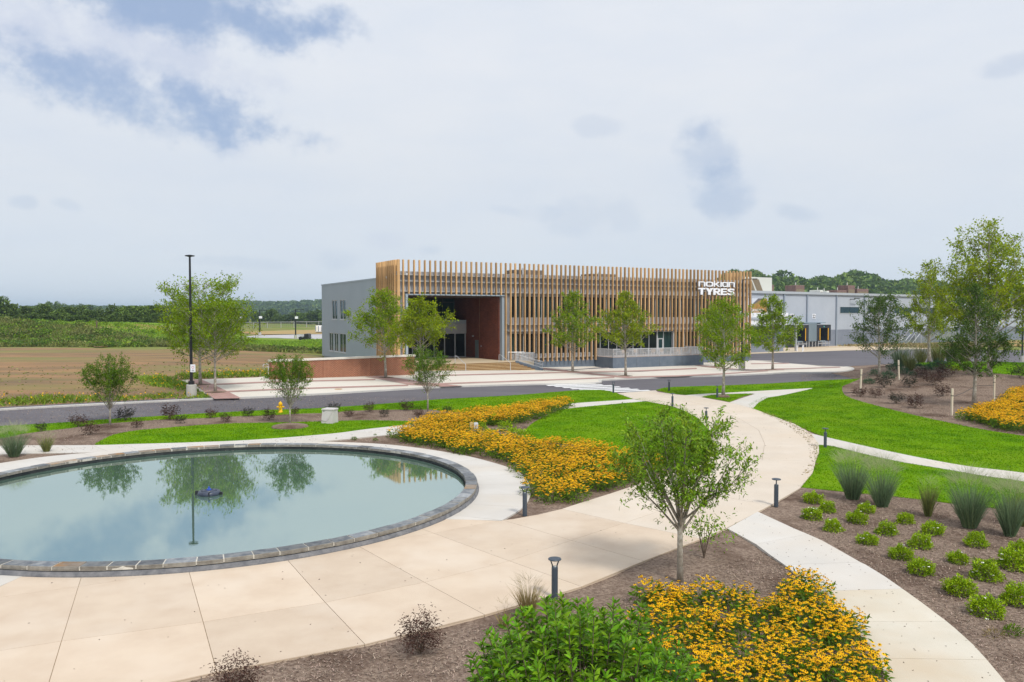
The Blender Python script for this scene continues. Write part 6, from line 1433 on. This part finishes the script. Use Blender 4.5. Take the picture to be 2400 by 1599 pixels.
# floating fountain
M['fl'] = mat('blue_black_plastic', (.035, .045, .075), (.055, .07, .11), 3, .4, spec=.5)
xy = G(490, 1159, ZW); r = empty('pond_fountain', (*xy, ZW), 0, 'floating dark blue ring-shaped fountain pump in the pond', 'fountain'); s_ = 49/FPX*math.hypot(*xy)/2
MB().lathe([(s_*.90, -.05), (s_*1.0, .03), (s_*.97, .10), (s_*.86, .15), (s_*.72, .155), (s_*.66, .12), (s_*.62, .05)], 32).build('float_ring', M['fl'], r, True)
MB().lathe([(s_*.60, .03), (s_*.58, .17), (s_*.40, .19), (s_*.36, .10)], 24).build('inner_ring', M['fl'], r, True); MB().lathe([(.10, .05), (.09, .2), (.04, .24), (.035, .30)], 12).build('nozzle', mat('blue_nozzle', (.03, .08, .4), None, rough=.4), r)
MB().box(-s_*1.22, -s_*1.0, -.06, .06, -.05, .14).box(s_*1.0, s_*1.2, -.05, .05, -.04, .10).build('mooring_cleat', M['black'], r); MB().box(s_*.30, s_*.38, -s_*.99, -s_*.55, .0, .165).build('strap', M['black'], r)
# ---- beyond the field
fr = np.array(G(560, 770.5)); fe = np.array(G(900, 771.5)); fd = fe-fr; fl = float(np.hypot(*fd))
fc = empty('chain_link_fence', (*fr, gz(*fr)), math.atan2(fd[1], fd[0]), 'long chain-link fence in front of the distant trees', 'fence')
fp = MB().box(-.09, .09, -.09, .09, 0, 2.6).mesh('post', M['rail']); n = int(fl/7)
for k in range(n+1): link('post', fp, fc, (fl*k/n, 0, 0))
MB().tube([(0, 0, 2.55), (fl, 0, 2.55)], .09, 4).build('top_rail', M['rail'], fc)
wm_ = MB()
for k in range(int(fl/1.1)): wm_.box(k*1.1, k*1.1+.06, -.02, .02, .1, 2.5)
for z in np.arange(.3, 2.5, .3): wm_.box(0, fl, -.02, .02, z, z+.04)
wm_.build('mesh_wire', mat('fence_wire', (.13, .15, .16), None), fc)
xy = G(715, 797); r = empty('mobile_generator', (*xy, gz(*xy)), .05, 'black flatbed machine with a railed deck parked on the distant car park', 'machine')
u_ = xy[1]/FPX; MB().box(-12*u_, 12*u_, -2, 2, .6, 7*u_).build('chassis', M['black'], r); MB().bev(1*u_, 11*u_, -2, 2, 7*u_+.01, 15*u_, .2).build('engine_box', M['black'], r)
ml = MB()
for x in (-11.5, -8, -5, -2): ml.box(x*u_-.08, x*u_+.08, -1.9, -1.7, 7*u_, 14*u_)
ml.box(-11.5*u_, 0, -1.9, -1.7, 14*u_-.15, 14*u_).box(-11.5*u_, 0, -1.9, -1.7, 10*u_, 10*u_+.12).build('deck_rail', M['handrail'], r)
for x in (-7, 6): MB().tube([(x*u_, -2.1, .5), (x*u_, 2.1, .5)], .55, 12).build('wheel', M['black'], r)
for k, (x, w, m_) in enumerate(((742, 6, 'white_fl'), (749, 7, 'sign'), (757, 8, 'white_fl'))):
    xy = G(x, 779.5); u_ = xy[1]/FPX; r = empty('storage_tank', (*xy, gz(*xy)), 0, 'white upright storage container '+('farthest left beside the building corner', 'in the middle beside the building corner', 'half hidden by the building corner')[k], 'container', 'white containers beyond the field')
    MB().bev(-w/2*u_, w/2*u_, 0, 4, .3, 16*u_, .2).build('body', M[m_], r); MB().box(-w*.4*u_, w*.4*u_, .3, 3.5, 0, .3).build('skid', M['black'], r); MB().box(-w/2*u_-.02, -w/2*u_+.35, -.05, -.005, .5, 15*u_).build('edge_stripe', M['pil'], r)
r = empty('utility_post', (*G(227, 771), gz(*G(227, 771))), 0, 'thin dark post standing on the grassy bank', 'post'); MB().box(-.12, .12, -.12, .12, 0, 1.9).build('post', M['bark_d'], r); MB().box(-.5, .5, -.04, .04, 1.5, 1.6).build('crossbar', M['bark_d'], r)

# ================================================================ FAR TREES AND HILLS
def far_tree_mesh(seed, n=1500, mk='leaf_far'):
    r_ = np.random.default_rng(seed); C = []
    for k in range(13):
        a = r_.uniform(0, 6.28); q = r_.uniform(0, .62); C.append((q*math.cos(a), q*math.sin(a), r_.uniform(.3, 1.25), r_.uniform(.26, .46)))
    C.append((0, 0, 1.1, .5)); C.append((0, 0, .5, .75)); C = np.array(C); i = r_.integers(len(C), size=n); d = unit(r_.normal(0, 1, (n, 3))+[0, 0, .25]); P = C[i, :3]+d*C[i, 3:4]*r_.uniform(.8, 1.06, (n, 1)); P[:, 2] = np.abs(P[:, 2])
    V, T = leaf_arrays(P, d+r_.normal(0, .7, (n, 3)), .17, .13); return np_mesh('crown', V, tris=T, mats=[M[mk]])
far_v = [far_tree_mesh(300+i) for i in range(6)]; ftr = MB().tube([(0, 0, -.2), (0, 0, .7)], [.06, .04], 6).mesh('trunk', M['bark_d'])
def far_tree(x, y, h, w, label, group):
    r = empty('tree', (x, y, gz(x, y)), rng.uniform(0, 6.28), label, 'tree', group); r.scale = (w/2, w/2, h/1.45)
    link('trunk', ftr, r); link('crown', far_v[int(rng.integers(6))], r)
def px_tree(px, top, Y, wpx, label, group):
    X = (px-1200)/FPX*Y; h = zsee(top, (X, Y))-gz(X, Y); far_tree(X, Y, h, wpx/FPX*Y, label, group)
k = 0
TL = [(-60, 700), (8, 700), (30, 718), (60, 724), (92, 730), (105, 718), (140, 728), (165, 726), (190, 720), (215, 730), (245, 726), (262, 718), (285, 726), (305, 722), (330, 720), (352, 722), (375, 718), (398, 722), (420, 726), (445, 722), (470, 726), (500, 730), (530, 730), (548, 738)]
for i, (x, t) in enumerate(TL):
    px_tree(x, t+rng.uniform(-1, 3), 262+rng.uniform(-8, 22), rng.uniform(44, 66), 'dark green tree behind the grassy bank, '+('left' if x < 150 else 'middle' if x < 330 else 'right')+' part of the tree line', 'tree line behind the grassy bank')
    px_tree(x+rng.uniform(5, 18), 742+rng.uniform(-6, 4), 248+rng.uniform(-4, 6), rng.uniform(36, 50), 'lower tree at the foot of the tree line, '+('left' if x < 150 else 'middle' if x < 330 else 'right')+' part', 'tree line behind the grassy bank')
for i, (x, t) in enumerate([(100, 716), (118, 712), (135, 712), (170, 719), (190, 717), (210, 719), (235, 722), (75, 722), (150, 716)]):
    px_tree(x, t, 620+rng.uniform(0, 60), 30, 'bluish tree rising farther away behind the left tree line', 'far trees behind the left tree line')
for i, (x, t, w) in enumerate([(576, 745, 26), (596, 733, 30), (612, 736, 30), (634, 728, 34), (652, 738, 24), (672, 740, 28), (690, 736, 30), (706, 736, 30), (727, 732, 34), (745, 730, 34), (765, 730, 34), (588, 757, 26), (606, 757, 22), (622, 757, 22), (640, 756, 22), (662, 756, 24), (680, 757, 20), (700, 755, 24), (722, 755, 24), (748, 755, 26), (570, 760, 22), (555, 752, 24), (540, 742, 30)]):
    px_tree(x, t, 500+rng.uniform(-10, 20) if i < 11 else 484, w*1.3, 'round dark tree behind the chain-link fence, '+('left of the distant lamp posts' if x < 609 else 'between the distant lamp posts' if x < 693 else 'right of the distant lamp posts'), 'trees behind the chain-link fence')
def wooded_hill(name, ridge, Y0, depth, label, crown, dens, base_px=760):
    """ridge: (px, top row) pairs; slope rising from Y0 to Y0+depth, covered in crowns"""
    px = np.array([a for a, b in ridge], float); tp = np.array([b for a, b in ridge], float); Yr = Y0+depth
    def H(x, y):
        p_ = 1200+x/y*FPX; zt = CAMZ+(HOR-np.interp(p_, px, tp))/FPX*Yr-crown*.8; e_ = np.clip((y-Y0)/depth, 0, 1); return np.maximum(-2, (zt*np.sin(e_*math.pi/2)**1.1))
    gx = np.linspace(px[0], px[-1], 70); gy = np.concatenate([np.linspace(Y0, Yr, 9), [Yr+depth*.3]])
    PX_, YY = np.meshgrid(gx, gy); XX = (PX_-1200)/FPX*YY; ZZ = H(XX, np.minimum(YY, Yr)); ZZ[-1] -= 8; V = np.stack([XX, YY, ZZ], -1).reshape(-1, 3); nx = len(gx); i, j = np.meshgrid(np.arange(nx-1), np.arange(len(gy)-1)); a = (j*nx+i).ravel()
    hm = np_mesh(name, V, quads=np.stack([a, a+1, a+nx+1, a+nx], 1), mats=[M['hillgreen']], smooth=True); o = link(name, hm); o['kind'] = 'structure'
    n = dens; P0 = np.stack([rng.uniform(px[0], px[-1], n), Y0+depth*rng.random(n)**.8, np.zeros(n)], 1); X = (P0[:, 0]-1200)/FPX*P0[:, 1]; Z = H(X, P0[:, 1]); c = np.stack([X, P0[:, 1], Z+crown*.3], 1)
    m_ = 90; ids = np.repeat(np.arange(n), m_); d = unit(rng.normal(0, 1, (n*m_, 3))); d[:, 2] = np.abs(d[:, 2]); s = crown*rng.uniform(.55, 1.0, n)[ids][:, None]*[.75, .75, .8]
    V, T = leaf_arrays(c[ids]+d*s, d+rng.normal(0, .6, (n*m_, 3)), crown*.34, crown*.3)
    w = link('hill_wood', np_mesh('hill_wood', V, tris=T, mats=[M['leaf_far']])); tag(w, label, None, None, 'stuff')
M['hillgreen'] = mat('hill_green', (.045, .075, .03), (.06, .09, .035), .02, .95, spec=.05)
wooded_hill('far_hill', [(60, 724), (180, 722), (320, 724), (440, 722), (520, 716), (550, 710), (582, 710), (620, 714), (665, 712), (700, 711), (740, 709), (800, 708), (900, 712), (1000, 722)], 1500, 500, 'wooded blue hills on the left horizon', 15, 900)
wooded_hill('warehouse_hill', [(1700, 652), (1740, 652), (1775, 651), (1790, 660), (1805, 668), (1818, 656), (1832, 652), (1846, 655), (1865, 664), (1880, 672), (1895, 670), (1915, 661), (1935, 666), (1960, 668), (1985, 659), (2005, 651), (2025, 650), (2050, 660), (2070, 672), (2090, 676), (2110, 674), (2140, 672), (2200, 680), (2300, 684), (2450, 688)], 560, 180, 'wooded hill behind the warehouse roof', 14, 420)

# ================================================================ ROUGH VEGETATION
M['weed'] = leafmat('weed_green', (.20, .29, .018), (.14, .24, .02), .3, .4, .02); M['weed_d'] = leafmat('weed_dark', (.15, .21, .03), (.22, .21, .08), .2, .5, .02); M['weed_m'] = leafmat('weed_meadow', (.25, .39, .025), (.17, .29, .03), .3, .4, .02)
M['dryblade'] = leafmat('dry_blade', (.40, .31, .16), (.28, .24, .10), .2, .4, .02)
def weeds(poly, dens, h, w, mk, flowers=0, name='weeds', clump=.35, off=0):
    x, y = scatter(poly, dens); n = len(x)
    if n == 0: return
    cl = .5+.22*np.sin(x*.9+2*np.sin(y*.35+x*.13))*np.sin(y*.8+1.5*np.sin(x*.3))+.28*np.sin(x*.21+y*.17+1.7*np.sin(x*.07-y*.11)); hh_ = h*(.35+.8*cl*rng.random(n)); x = x+rng.normal(0, clump, n)
    P = np.stack([x, y, hgt(x, y)+off], 1); D = np.stack([rng.normal(0, .5, n), rng.normal(0, .5, n), np.ones(n)], 1); V, T = blades(P, D, hh_, w, .3, 1)
    parts_ = [(V, T)]; mats = [M[mk]]
    if flowers:
        k = rng.choice(n, flowers); v, t = leaf_arrays(P[k]+D[k]*hh_[k][:, None]*.8, rng.normal(0, 1, (flowers, 3)), .14, .12); parts_.append((v, t)); mats.append(M['petal'])
    V, T, mi = merge(parts_); o = link(name, np_mesh(name, V, tris=T, mats=mats, mi=mi)); o['kind'] = 'stuff'
weeds(GP([(-200, 965), (0, 953), (255, 942), (340, 938), (440, 930), (400, 922), (300, 932), (200, 928), (100, 928), (0, 940), (-200, 955)]), 28, .75, .10, 'weed', 90, 'roadside_weeds')
weeds(GP([(425, 938), (505, 934), (470, 915), (425, 893), (380, 882), (320, 885), (350, 905), (430, 915), (440, 922)]), 26, .7, .12, 'weed_m', 70, 'corner_weeds')
weeds(GP([(420, 890), (630, 884), (630, 870), (520, 874), (420, 878)]), 12, .9, .14, 'weed', 120, 'plaza_edge_weeds')
bank = smooth([(-125, 156), (-104, 157), (-92, 159), (-80, 156), (-68, 159), (-58, 155), (-48, 158), (-60, 166), (-74, 174), (-90, 184), (-125, 190)], 3)
weeds(bank, 11, 1.5, .26, 'weed_d', 0, 'bank_brush', .8)
weeds([(-130, 172), (-70, 168), (-52, 160), (-40, 160), (-40, 200), (-70, 222), (-140, 222)], 6, .7, .26, 'weed_m', 0, 'bank_grass', .8)
def lumps(poly, n, rmin, rmax, mks, name):
    x, y = scatter(poly, .5); k = rng.choice(len(x), min(n, len(x)), replace=False); x, y = x[k], y[k]; m_ = 70
    for j, mk in enumerate(mks):
        xs, ys = x[j::len(mks)], y[j::len(mks)]; r_ = rng.uniform(rmin, rmax, len(xs)); ids = np.repeat(np.arange(len(xs)), m_); d = unit(rng.normal(0, 1, (len(ids), 3))); d[:, 2] = np.abs(d[:, 2])
        P = np.stack([xs, ys, hgt(xs, ys)], 1)[ids]+d*r_[ids][:, None]*[1.3, 1.3, .62]*rng.uniform(.6, 1.1, (len(ids), 1)); V, T = leaf_arrays(P, d+rng.normal(0, .7, (len(ids), 3)), .42, .3)
        tag(link(name, np_mesh(name, V, tris=T, mats=[M[mk]])), kind='stuff')
lumps(bank, 260, .7, 1.9, ['weed_d', 'leaf_d', 'weed_m'], 'bank_bushes')
lumps([(-52, 150), (-26, 139), (-26, 146), (-50, 158)], 60, .5, 1.1, ['weed_d', 'leaf_d'], 'field_edge_bushes')
lumps([(-125, 186), (-60, 186), (-60, 200), (-125, 205)], 50, .6, 1.4, ['weed_m'], 'crest_bushes')
weeds([(-52, 148), (-26, 138), (-26, 150), (-50, 162)], 9, 1.4, .35, 'weed_d', 0, 'field_edge_brush', .8)
weeds([(-48, 150), (-24, 140), (-22, 220), (-60, 240)], 2.4, 1.0, .4, 'weed_m', 0, 'meadow_grass', .8)
weeds(GP([(1965, 812.5), (2180, 816), (2360, 811), (2360, 806), (1965, 808)]), 2.0, 1.3, .5, 'dryblade', 0, 'dry_weeds', .6)
weeds(GP([(0, 860), (400, 850), (620, 850), (620, 880), (330, 920), (0, 930)]), .5, .22, .3, 'weed_d', 0, 'sparse_weeds', .6)
# tree pits
pit = MB().lathe([(.85, -.1), (.85, .03), (.5, .07), (.1, .09)], 18).mesh('mulch_ring', M['mulch'])
for x, y in ((471, 902.5), (506, 920), (903, 886), (985, 901), (1343, 872), (1465, 882), (1677, 860), (1809.6, 867.5)):
    xy = G(x, y, .12); o = link('mulch_ring', pit, None, (*xy, gz(*xy)+.14)); o['kind'] = 'structure'
for x, y, s in ((679.6, 1000, 1.7), (1696, 930, .8)):
    xy = G(x, y, .1); o = link('mulch_ring', MB().lathe([(.7*s, -.05), (.62*s, .10), (.4*s, .18), (.1, .16)], 18).mesh('mulch_ring', M['mulch'], True), None, (*xy, gz(*xy)+.07)); o['kind'] = 'structure'

haze_box(.00017)

for o in bpy.data.objects:
    if 'label' in o and len(o['label'].split()) > 16: print('LONG', len(o['label'].split()), o['label'])

# litter on the near paving and straw-coloured runners at the lawn edge
def litter(poly, n, size, mk, name, off):
    x, y = scatter(poly, 30); k = rng.choice(len(x), min(n, len(x)), replace=False); x, y = x[k], y[k]; a = rng.uniform(0, 6.28, len(x))
    V, T = leaf_arrays(np.stack([x, y, hgt(x, y)+off], 1), np.stack([np.cos(a), np.sin(a), np.zeros(len(x))], 1), size*rng.uniform(.4, 1.3, len(x)), size*.4, fold=.05); o = link(name, np_mesh(name, V, tris=T, mats=[M[mk]])); o['kind'] = 'stuff'
litter(ob+ib[::-1], 260, .05, 'leaf_purple', 'leaf_litter', PO+.008); litter([GG(a[0]) for a in pj]+[GG(a[1]) for a in pj[::-1]], 150, .05, 'bark_d', 'leaf_litter', PO+.012)
litter(GP([(1900, 1012), (1860, 992), (1800, 970), (1780, 966), (1840, 1000), (1895, 1040), (1900, 1090), (1870, 1135), (1908, 1105), (1919, 1060)]), 700, .14, 'straw', 'grass_clippings', PO+.01)
